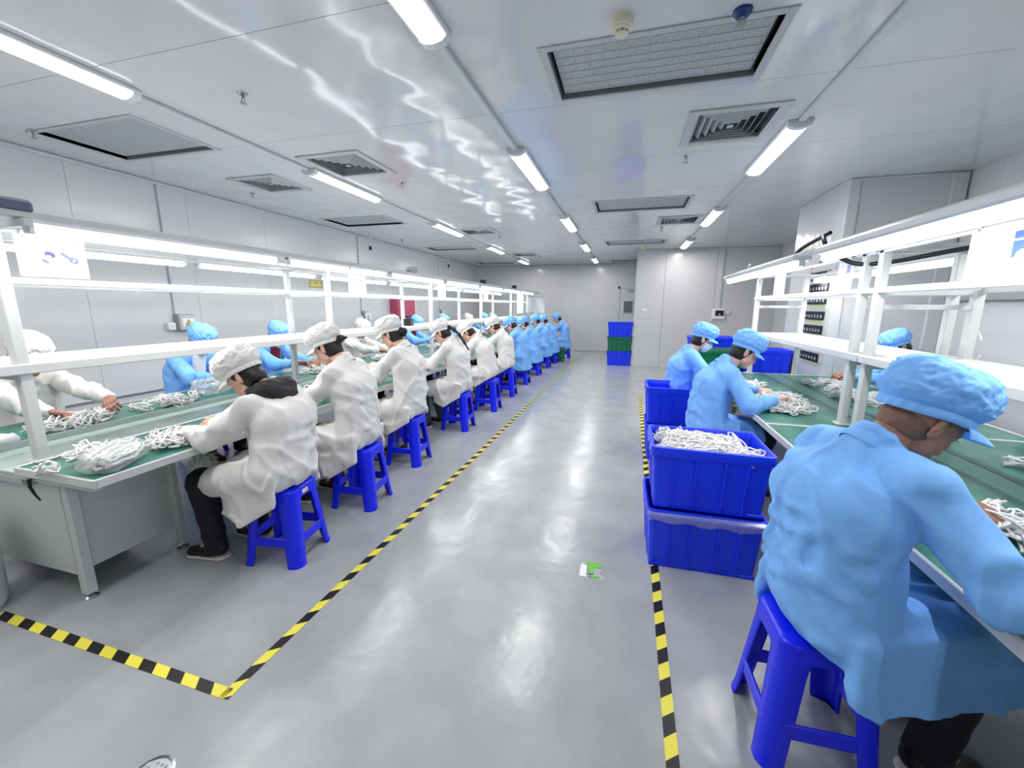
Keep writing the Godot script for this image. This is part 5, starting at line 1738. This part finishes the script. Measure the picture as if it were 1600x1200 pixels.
func person(label: String, group: String, at: Vector3, yaw: float, o: Dictionary) -> Node3D:
	var frame := Transform3D(Basis(Vector3.UP, yaw), at)
	var inv := frame.affine_inverse()
	var t := thing("person", label, "person", at, yaw, group)
	t.set_meta("base_name", "person")
	var cell: float = o.get("cell", 0.014)
	var hd: Vector3 = inv * (o.head as Vector3)
	var hb := Basis(Vector3.UP, o.get("turn", 0.0)) * Basis(Vector3.RIGHT, -float(o.get("nod", 0.5))) * Basis(Vector3.BACK, o.get("tilt", 0.0))
	var H := Transform3D(hb, hd)
	var nb := hd + (hb * Vector3(0, -0.13, 0.03) + Vector3(0, -0.02, 0.035)) * float(o.get("neck", 1.0))
	var hip := Vector3(0, 0.56, 0.02)
	var wide: float = o.get("wide", 1.0)
	var chest := hip.lerp(nb, 0.68) + Vector3(0, 0.0, o.get("hunch", 0.05))
	var waist := hip.lerp(nb, 0.33) + Vector3(0, 0, 0.04)
	var R := Basis(Vector3.UP, o.get("twist", 0.0)) * Vector3.RIGHT
	var skin: StandardMaterial3D = M[o.get("skin", "skin_light")]
	var coat: StandardMaterial3D = M[o.get("coat", "smock_white")]
	var capm: StandardMaterial3D = M[o.get("cap", "cap_white")]
	var pants: StandardMaterial3D = M[o.get("pants", "trouser_navy")]
	var shoulder := {}
	var elb := {}
	var wr := {}
	for s: float in [-1.0, 1.0]:
		shoulder[s] = hip.lerp(nb, 0.9) + R * s * 0.165 * wide + Vector3(0, -0.005, 0)
		wr[s] = inv * ((o.lw if s < 0 else o.rw) as Vector3)
		elb[s] = elbow(shoulder[s], wr[s], 0.29, 0.25, Vector3(s * o.get("out", 0.5), -0.8, 0.35))
	# the body under the clothes, one surface with head and hands
	var knee := {}
	var ank := {}
	var feet: float = o.get("feet", -0.34)
	var b := [[nb + Vector3(0, -0.02, 0.0), hd + hb * Vector3(0, -0.07, 0.02), 0.06, 0.055], [nb, chest + Vector3(0, 0, -0.02), 0.058, 0.085], [chest + Vector3(0, 0, -0.02), waist, 0.085, 0.08], [waist, hip, 0.08, 0.09]]
	for s: float in [-1.0, 1.0]:
		knee[s] = Vector3(s * 0.12, 0.5, -0.42 + 0.02 * s)
		ank[s] = Vector3(s * 0.125, 0.1, feet + 0.05 * s * o.get("stagger", 1.0))
		b.append([nb + Vector3(0, -0.03, 0), shoulder[s], 0.036, 0.045]); b.append([shoulder[s], elb[s], 0.048, 0.04]); b.append([elb[s], wr[s], 0.038, 0.027])
		b.append([hip + Vector3(s * 0.08, 0, 0), knee[s], 0.07, 0.052]); b.append([knee[s], ank[s], 0.05, 0.036]); b.append([ank[s], ank[s] + Vector3(0, -0.06, -0.13), 0.036, 0.026])
	var g := nets(b, 0.016 if cell > 0.01 else 0.012, 0.03)
	g.add(head_geo(), H)
	for s: float in [-1.0, 1.0]:
		var f: Vector3 = (wr[s] - elb[s]).normalized()
		f = (f * 0.7 + Vector3(-s * 0.45, -0.12, -0.2)).normalized()
		var z := -f
		var x := Vector3.UP.cross(z).normalized()
		x = x.rotated(z, s * o.get("roll", 0.5))
		g.add(hand_geo(o.get("curl", 0.62)), Transform3D(Basis(x, z.cross(x), z), wr[s] + f * 0.012), s < 0)
	part("body", g, skin, t)
	# smock
	var nz := FastNoiseLite.new()
	nz.seed = int(o.get("seed", 1))
	nz.frequency = 3.4
	nz.noise_type = FastNoiseLite.TYPE_SIMPLEX_SMOOTH
	nz.fractal_type = FastNoiseLite.FRACTAL_NONE
	var c := []
	for s: float in [-1.0, 1.0]:
		c.append([hip + Vector3(s * 0.085 * wide, 0.03, 0.0), waist + R * s * 0.075 * wide, 0.128 * wide, 0.12 * wide])
		c.append([waist + R * s * 0.075 * wide, chest + R * s * 0.085 * wide, 0.12 * wide, 0.122 * wide])
		c.append([chest + R * s * 0.085 * wide, shoulder[s].lerp(nb, 0.35) + Vector3(0, -0.03, 0.01), 0.122 * wide, 0.08])
		c.append([nb + Vector3(0, -0.03, 0.01), shoulder[s], 0.078, 0.07])
		c.append([shoulder[s], elb[s], 0.074, 0.064]); c.append([elb[s], wr[s].lerp(elb[s], 0.1), 0.062, 0.047])
		c.append([hip + Vector3(s * 0.09, -0.01, 0.0), hip + Vector3(s * 0.125, -0.04, -float(o.get("lap", 0.33))), 0.112, 0.098])
		# the skirt of the smock hangs as a sheet beside the stool
		c.append([Vector3(s * (0.202 if o.has("even") else 0.188), 0.42, -0.07 - (0.12 if o.has("even") else 0.0)), Vector3(0.003, 0.17, 0.18 + (0.1 if o.has("even") else 0.0)), 0.02 if o.has("even") else 0.013, Basis(Vector3.BACK, s * 0.1) * Basis(Vector3.UP, s * 0.1), true])
	c.append([hip + Vector3(0, 0.03, 0.03), waist + Vector3(0, 0, 0.012), 0.13 * wide, 0.124 * wide])
	c.append([waist + Vector3(0, 0, 0.012), chest + Vector3(0, 0, 0.012), 0.124 * wide, 0.126 * wide])
	c.append([chest + Vector3(0, 0, 0.012), nb + Vector3(0, -0.025, 0.012), 0.126 * wide, 0.078])
	c.append([hip + Vector3(0, -0.03, -0.05), hip + Vector3(0, -0.035, -float(o.get("lap", 0.33))), 0.1, 0.085])
	if o.has("back_drop"):
		c.append([Vector3(0, 0.42, 0.172), Vector3(0.17, 0.16, 0.003), 0.011, Basis(Vector3.RIGHT, -0.22), true])
		for s: float in [-1.0, 1.0]: c.append([Vector3(s * 0.16, 0.5, 0.12), Vector3(s * 0.185, 0.25, 0.165), 0.045, 0.035])
	# gathered folds: across the small of the back, under the arms and at the elbows
	if cell < 0.0125:
		var fr := RandomNumberGenerator.new()
		fr.seed = int(o.get("seed", 1))
		for j in 5:
			var y0 := -0.15 + 0.085 * j + fr.randf_range(-0.02, 0.02)
			var side := 1.0 if j % 2 == 0 else -1.0
			var prev := Vector3.ZERO
			for q in 6:
				var an := lerpf(-0.35, 1.25, q / 5.0)
				var base := hip.lerp(waist, clampf(1.0 + y0 / 0.17, 0.0, 1.0)) if y0 < 0.0 else waist.lerp(chest, clampf(y0 / 0.17, 0.0, 1.0))
				var p := base + Vector3(side * sin(an) * 0.2 * wide, -0.07 * q / 5.0 + 0.02 * sin(q * 1.7 + j), cos(an) * 0.128 * wide + 0.008)
				if q > 0: c.append([prev, p, 0.004 + 0.007 * sin(PI * (q - 1) / 5.0), 0.004 + 0.007 * sin(PI * q / 5.0)])
				prev = p
		for s: float in [-1.0, 1.0]:
			var ax: Vector3 = (wr[s] - shoulder[s]).normalized()
			for j in 5:
				var ctr: Vector3 = elb[s] + ((wr[s] - elb[s]) if j > 1 else (shoulder[s] - elb[s])) * [0.3, 0.12, 0.1, 0.28, 0.5][j]
				var sd := ax.cross(Vector3(fr.randf_range(-1, 1), fr.randf_range(-0.4, 1), fr.randf_range(-0.3, 1))).normalized()
				var nrm := sd.cross(ax).normalized() * (1.0 if fr.randf() > 0.4 else -1.0)
				var rad := 0.058 - 0.004 * j
				c.append([ctr + sd * 0.045 + nrm * rad * 0.62 + ax * fr.randf_range(-0.025, 0.025), ctr - sd * 0.02 + nrm * rad, 0.006, 0.012])
				c.append([ctr - sd * 0.02 + nrm * rad, ctr - sd * 0.055 + nrm * rad * 0.5 + ax * fr.randf_range(-0.025, 0.025), 0.012, 0.005])
	var dr: float = o.get("drop", 0.34)
	var hem := []
	if o.has("even"): # level hem
		hem = [[Vector3(0, -1, 0.06), -dr], [Vector3(0, -1, 0.5), -dr + 0.02]]
	elif o.has("back_drop"):
		hem = [[Vector3(0, -1, 0.16), -dr - 0.0], [Vector3(0, -1, -0.3), -dr - 0.01]]
	else: # a pointed corner before the stool, rising to the seat behind
		hem = [[Vector3(0, -1, 0.62), -dr - 0.62 * 0.12], [Vector3(0, -1, -0.45), -dr + 0.45 * 0.12]]
	for j in 10:
		var a0 := TAU * j / 10.0
		var a1 := TAU * (j + 1) / 10.0
		var up := (hd - nb).normalized()
		var fx := Vector3.RIGHT
		var fz := fx.cross(up)
		var cc := nb + up * 0.012
		c.append([cc + (fx * cos(a0) + fz * sin(a0)) * 0.07 + up * 0.008 * sin(a0), cc + (fx * cos(a1) + fz * sin(a1)) * 0.07 + up * 0.008 * sin(a1), 0.017, 0.017])
	var cg := nets(c, cell, 0.03, nz, o.get("crease", 0.0125), hem, [[Vector3(0, 0.235, 0), Vector3(0.149, 0.237, 0.147)]], Vector3(1.25, 0.55, 1.25))
	var smock := part("smock", cg, coat, t)
	# seams: a yoke line and a back seam as thin welts
	# collar leaves
	g = Geo.new()
	var up2 := (hd - nb).normalized()
	var fx2 := Vector3.RIGHT
	var fz2 := fx2.cross(up2)
	var rings := []
	for q in [[0.064, 0.03], [0.072, 0.033], [0.082, 0.0], [0.087, -0.03], [0.078, -0.038]]:
		var ring := []
		for j in 24:
			var an := TAU * j / 24.0
			ring.append(nb + up2 * (q[1] + 0.006 * sin(an)) + (fx2 * cos(an) - fz2 * sin(an) * 1.0) * q[0] * (1.0 + 0.04 * sin(an * 3.0)))
		ring.reverse()
		rings.append(ring)
	g.loft(rings, false, false)
	if not o.get("hood", false): part("collar", g, coat, smock)
	# trousers and shoes
	c = []
	for s: float in [-1.0, 1.0]:
		c.append([hip + Vector3(s * 0.085, -0.005, 0), knee[s], 0.092, 0.075]); c.append([knee[s], ank[s] + Vector3(0, -0.01, 0), 0.073, 0.06])
	nz.frequency = 5.0
	part("trousers", nets(c, 0.017, 0.03, nz, 0.006, [], [[Vector3(0, 0.235, 0), Vector3(0.15, 0.237, 0.148)]]), pants, t)
	for s: float in [-1.0, 1.0]:
		var a: Vector3 = ank[s]
		var shoe := part("shoe", nets([[a + Vector3(0, -0.03, 0.025), a + Vector3(0, -0.055, -0.05), 0.046, 0.042], [a + Vector3(0, -0.055, -0.05), a + Vector3(s * 0.01, -0.066, -0.16), 0.042, 0.036]], 0.011, 0.02, null, 0.0, [[Vector3.DOWN, -0.018]]), M.shoe_dark, t)
		part("sole", nets([[a + Vector3(0, -0.085, 0.025), a + Vector3(0, -0.085, -0.05), 0.05, 0.044], [a + Vector3(0, -0.085, -0.05), a + Vector3(s * 0.01, -0.085, -0.16), 0.044, 0.04]], 0.01, 0.02, null, 0.0, [[Vector3.DOWN, -0.001], [Vector3.UP, 0.02]]), M.shoe_sole, shoe)
	# hair, cap, mask
	var hk: String = o.get("hair", "short")
	g = Geo.new()
	g.add(hair_geo(hk), H)
	part("hair", g, M[o.get("hair_mat", "hair")], t)
	var cs := Vector3.ONE * float(o.get("cap_size", 1.0))
	var C := H * Transform3D(Basis(Vector3.RIGHT, o.get("cap_tilt", 0.12)).scaled(cs), Vector3(0, 0.004, 0.006))
	var cp := cap_geo(int(o.get("cap_seed", 1)), cell < 0.0125)
	g = Geo.new()
	g.add(cp[0], C)
	var cap := part("cap", g, capm, t)
	g = Geo.new()
	g.add(cp[1], C)
	part("brim", g, M[o.brim] if o.has("brim") else capm, cap)
	g = Geo.new()
	g.add(cp[2], C)
	part("band", g, capm, cap)
	if o.get("mask", false):
		if not protos.has("mask"):
			protos.mask = nets([[Vector3(0, -0.028, -0.078), Vector3(0, -0.075, -0.06), 0.046, 0.044], [Vector3(-0.03, -0.045, -0.05), Vector3(0.03, -0.045, -0.05), 0.05, 0.05]], 0.006, 0.02, null, 0.0, [[Vector3.BACK, -0.03]])
		g = Geo.new()
		g.add(protos.mask, H)
		var mk := part("face_mask", g, M.mask_cloth, t)
		for s: float in [-1.0, 1.0]:
			g = Geo.new()
			g.tube([H * Vector3(s * 0.07, -0.03, -0.04), H * Vector3(s * 0.086, -0.012, -0.01), H * Vector3(s * 0.096, 0.0, 0.028)], 0.0022, 6)
			part("ear_loop", g, M.mask_cloth, mk)
	if o.get("hood", false):
		nz.frequency = 12.0
		part("hood", nets([[nb + Vector3(-0.1, 0.025, 0.03), nb + Vector3(0.1, 0.025, 0.03), 0.05, 0.05], [nb + Vector3(-0.1, 0.025, 0.03), nb + Vector3(-0.085, 0.02, -0.05), 0.045, 0.035], [nb + Vector3(0.1, 0.025, 0.03), nb + Vector3(0.085, 0.02, -0.05), 0.045, 0.035], [nb + Vector3(-0.07, 0.02, 0.07), nb + Vector3(0.07, 0.02, 0.07), 0.05, 0.05], [nb + Vector3(-0.03, -0.01, 0.115), nb + Vector3(0.03, -0.01, 0.115), 0.045, 0.045], [nb + Vector3(-0.06, 0.035, 0.045), nb + Vector3(0.06, 0.035, 0.045), 0.06, 0.06]], 0.009, 0.03, nz, 0.006), M.hoodie, t)
	if o.has("shirt"):
		part("shirt", nets([[nb + Vector3(-0.02, -0.03, -0.07), chest + Vector3(0, -0.02, -0.13), 0.045, 0.05], [nb + Vector3(0.02, -0.03, -0.07), chest + Vector3(0, -0.02, -0.13), 0.045, 0.05]], 0.01, 0.02), M[o.shirt], t)
	return t

func build_people() -> void:
	var ga := "workers on the aisle side of the left line"
	var gw := "workers on the wall side of the left line"
	var gr := "workers at the right line"
	var T := 0.785
	# aisle side, facing the wall (-x)
	var A := PI / 2
	person("person in a white smock with a dark hood at the neck, nearest at left", ga, Vector3(-2.0, 0, -1.88), A + 0.12, {"head": Vector3(-2.24, 1.11, -1.93), "nod": 0.75, "turn": 0.15, "lw": Vector3(-2.5, T + 0.02, -1.72), "rw": Vector3(-2.52, T + 0.02, -1.98), "cell": 0.011, "hood": true, "seed": 3, "drop": 0.27, "hunch": 0.07, "wide": 1.05, "cap_seed": 2, "cap_size": 1.08, "out": 0.9})
	person("person in a white smock with black hair in a short tuft, behind the hooded one", ga, Vector3(-2.0, 0, -2.62), A + 0.05, {"head": Vector3(-2.24, 1.215, -2.66), "nod": 0.6, "turn": 0.1, "lw": Vector3(-2.5, T + 0.06, -2.52), "rw": Vector3(-2.5, T + 0.04, -2.72), "cell": 0.011, "hair": "short_tail", "seed": 5, "drop": 0.25, "cap_seed": 3, "cap_size": 1.05, "out": 0.6})
	person("person in a white smock with a black hair bun and pale trousers, hands raised", ga, Vector3(-2.06, 0, -3.5), A + 0.02, {"head": Vector3(-2.26, 1.255, -3.6), "nod": 0.5, "lw": Vector3(-2.56, 0.93, -3.5), "rw": Vector3(-2.56, 0.92, -3.68), "cell": 0.011, "hair": "bun", "pants": "trouser_grey", "seed": 8, "drop": 0.31, "cap_seed": 4, "cap_size": 1.05, "out": 0.4, "feet": -0.22})
	person("person in a white smock with a long black ponytail", ga, Vector3(-2.03, 0, -4.7), A, {"head": Vector3(-2.25, 1.2, -4.74), "nod": 0.6, "lw": Vector3(-2.54, T + 0.04, -4.6), "rw": Vector3(-2.54, T + 0.04, -4.8), "hair": "tail", "pants": "trouser_denim", "seed": 11, "drop": 0.3, "cap_seed": 5, "cell": 0.012})
	person("person in a white smock leaning far over the bench, past the ponytail", ga, Vector3(-2.0, 0, -5.72), A, {"head": Vector3(-2.32, 1.14, -5.8), "nod": 0.85, "lw": Vector3(-2.6, T + 0.05, -5.62), "rw": Vector3(-2.6, T + 0.05, -5.9), "pants": "trouser_grey", "seed": 13, "drop": 0.36, "cap_seed": 2, "out": 1.0})
	person("person in a white smock, last white one of the aisle side before the blue smocks", ga, Vector3(-2.02, 0, -6.75), A, {"head": Vector3(-2.27, 1.185, -6.9), "nod": 0.6, "lw": Vector3(-2.6, T + 0.08, -6.75), "rw": Vector3(-2.6, T + 0.06, -7.05), "seed": 15, "drop": 0.36, "cap_seed": 3, "out": 0.9})
	var blue := {"coat": "smock_blue", "cap": "cap_blue", "cell": 0.018, "nod": 0.6, "drop": 0.27, "back_drop": 0.36}
	var d := blue.duplicate()
	d.merge({"head": Vector3(-2.25, 1.165, -7.95), "lw": Vector3(-2.56, T + 0.04, -7.8), "rw": Vector3(-2.56, T + 0.04, -8.05), "seed": 17, "cap_seed": 4})
	var p7 := person("person in a blue smock, first blue one on the aisle side after the white smocks", ga, Vector3(-2.03, 0, -7.9), A, d)
	d = blue.duplicate()
	d.merge({"head": Vector3(-2.27, 1.14, -9.1), "lw": Vector3(-2.56, T + 0.04, -8.95), "rw": Vector3(-2.56, T + 0.04, -9.2), "seed": 19, "cap_seed": 5, "nod": 0.8})
	var p8 := person("person in a blue smock, second blue one on the aisle side, head bowed", ga, Vector3(-2.03, 0, -9.05), A, d)
	dup(p7, Vector3(-2.02, 0, -10.2), A, "person in a blue smock, third blue one on the aisle side of the left line", ga)
	dup(p8, Vector3(-1.98, 0, -11.1), A, "person in a blue smock, fourth blue one on the aisle side beside the green crate", ga)
	dup(p7, Vector3(-1.82, 0, -12.35), A, "person in a blue smock, farthest of the left line, by the back wall", ga)
	# wall side, facing the aisle (+x)
	var B := -PI / 2
	person("person in white at the left picture edge, cap showing over the shelf", gw, Vector3(-4.28, 0, -1.86), B, {"head": Vector3(-4.06, 1.17, -1.83), "nod": 0.6, "brim": "brim_yellow", "lw": Vector3(-3.66, T + 0.08, -2.02), "rw": Vector3(-3.68, T + 0.05, -1.7), "seed": 23, "cap_seed": 3, "skin": "skin_tan", "cell": 0.012, "wide": 1.05})
	person("person in a blue smock over a white shirt, below the wall switch box", gw, Vector3(-4.26, 0, -3.05), B, {"head": Vector3(-4.05, 1.18, -3.05), "nod": 0.55, "lw": Vector3(-3.72, T + 0.11, -3.12), "rw": Vector3(-3.72, T + 0.09, -2.92), "coat": "smock_blue", "cap": "cap_blue", "mask": true, "seed": 25, "cap_seed": 4, "skin": "skin_tan", "shirt": "shirt_white", "cell": 0.012})
	var w3 := person("person in a blue smock over a dark shirt, behind a rack post", gw, Vector3(-4.24, 0, -3.98), B, {"head": Vector3(-4.05, 1.17, -3.98), "nod": 0.55, "lw": Vector3(-3.68, T + 0.1, -4.1), "rw": Vector3(-3.7, T + 0.1, -3.88), "coat": "smock_blue", "cap": "cap_blue", "mask": true, "seed": 27, "cap_seed": 5, "skin": "skin_tan", "shirt": "shirt_maroon", "cell": 0.014})
	var w4 := person("person in a white smock on the wall side, between the tuft and bun workers", gw, Vector3(-4.24, 0, -5.6), B, {"head": Vector3(-4.05, 1.16, -5.6), "nod": 0.55, "lw": Vector3(-3.62, T + 0.08, -5.72), "rw": Vector3(-3.64, T + 0.08, -5.45), "seed": 29, "cap_seed": 2, "skin": "skin_tan", "cell": 0.016})
	dup(w3, Vector3(-4.24, 0, -7.35), B, "person in a blue smock on the wall side under the cream poster", gw)
	dup(w3, Vector3(-4.2, 0, -8.5), B + 0.1, "person in a blue smock on the wall side behind the ponytailed worker", gw)
	dup(w4, Vector3(-4.24, 0, -10.1), B, "person in a white smock far along the wall side", gw)
	dup(w3, Vector3(-4.24, 0, -11.3), B, "person in a blue smock near the far end of the wall side", gw)
	dup(w4, Vector3(-4.24, 0, -12.1), B, "person in a white smock at the far end of the wall side", gw)
	# right line, facing the wall (+x)
	person("person in a blue smock without a mask, nearer of the two behind the crates", gr, Vector3(0.72, 0, -3.68), B + 0.1, {"head": Vector3(0.945, 1.185, -3.74), "nod": 0.6, "lw": Vector3(1.14, T + 0.05, -3.95), "rw": Vector3(1.16, T + 0.05, -3.55), "coat": "smock_blue", "cap": "cap_blue", "seed": 31, "cap_seed": 4, "cell": 0.011, "out": 0.8, "drop": 0.3, "curl": 0.8})
	person("person in a blue smock and white face mask, farther of two behind the crates", gr, Vector3(0.62, 0, -4.8), B + 0.05, {"head": Vector3(0.8, 1.2, -4.82), "nod": 0.45, "lw": Vector3(1.1, T + 0.05, -4.95), "rw": Vector3(1.1, T + 0.05, -4.62), "coat": "smock_blue", "cap": "cap_blue", "mask": true, "seed": 33, "cap_seed": 5, "cell": 0.012, "out": 0.8})
	person("person in a blue smock over a maroon shirt, across the right bench", gr, Vector3(2.86, 0, -5.05), PI / 2, {"head": Vector3(2.66, 1.16, -5.05), "nod": 0.55, "lw": Vector3(2.3, T + 0.06, -4.9), "rw": Vector3(2.32, T + 0.06, -5.2), "coat": "smock_blue", "cap": "cap_blue", "shirt": "shirt_maroon", "seed": 35, "cap_seed": 2, "skin": "skin_tan", "cell": 0.014})
	person("person in a blue smock with a shaved neck, seen from behind in the right foreground", gr, Vector3(0.725, 0, -1.47), B + 0.3, {"neck": 0.85, "head": Vector3(0.9, 1.195, -1.535), "nod": 0.72, "turn": -0.15, "lw": Vector3(1.22, T + 0.06, -1.78), "rw": Vector3(1.2, T + 0.06, -1.2), "coat": "smock_blue", "cap": "cap_blue", "seed": 37, "cap_seed": 7, "cell": 0.009, "skin": "skin_tan", "hair": "buzz", "hair_mat": "buzz_hair", "wide": 1.05, "hunch": 0.07, "out": 0.45, "drop": 0.37, "even": true, "lap": 0.46, "cap_size": 1.12, "crease": 0.0125, "cap_tilt": 0.32})

func build_stools() -> void:
	stool0 = make_stool()
	var ga := "blue stools on the aisle side of the left line"
	var spots := [[-2.0, -1.89, 0.15, "blue plastic stool with a yellow sticker under the hooded worker"], [-1.98, -2.62, 0.1, "blue plastic stool under the second white worker, half covered by the smock"], [-2.06, -3.5, 0.05, "blue plastic stool under the worker with the hair bun"], [-2.03, -4.7, 0.0, "blue plastic stool under the ponytailed worker"], [-1.98, -5.72, 0.0, "blue plastic stool under the worker leaning far over the bench"], [-2.0, -6.75, 0.05, "blue plastic stool under the last white smock of the aisle side"], [-2.03, -7.9, 0.0, "blue plastic stool under the first blue smock of the aisle side"], [-2.03, -9.05, 0.0, "blue plastic stool under the second blue smock of the aisle side"], [-2.02, -10.2, 0.0, "blue plastic stool under the third blue smock of the aisle side"], [-1.98, -11.1, 0.0, "blue plastic stool under the fourth blue smock of the aisle side"], [-1.8, -12.35, 0.0, "farthest blue plastic stool, by the back wall"]]
	for k in spots.size():
		var s: Array = spots[k]
		var o := put_stool(s[0], s[1], s[2], s[3], ga)
		if k == 0:
			var g := Geo.new()
			var tilt := Basis(Vector3.BACK, 0.09) 
			g.box(Vector3(0.1505, 0.432, 0.01), Vector3(0.002, 0.024, 0.05), 0.0, tilt)
			var st := part("sticker", g, M.paper, o)
			g = Geo.new()
			g.box(Vector3(0.152, 0.432, 0.01), Vector3(0.002, 0.014, 0.03), 0.0, tilt)
			part("sticker_print", g, M.sign_yellow, st)
	for z: float in [-1.86, -3.05, -3.98, -5.6, -7.35, -8.5, -10.1, -11.3, -12.1]:
		put_stool(-4.28 if z > -2 else -4.25, z, 0.0, "blue plastic stool behind the left benches on the wall side", "blue stools on the wall side")
	put_stool(0.72, -3.68, 0.1, "blue plastic stool under the nearer blue worker behind the crates", "blue stools of the right line")
	put_stool(0.62, -4.8, 0.05, "blue plastic stool under the masked blue worker", "blue stools of the right line")
	put_stool(2.86, -5.05, 0.0, "blue plastic stool across the right bench by the column", "blue stools of the right line")
	put_stool(0.695, -1.49, 0.04, "large blue plastic stool in the right foreground", "blue stools of the right line")
	stool0.free()
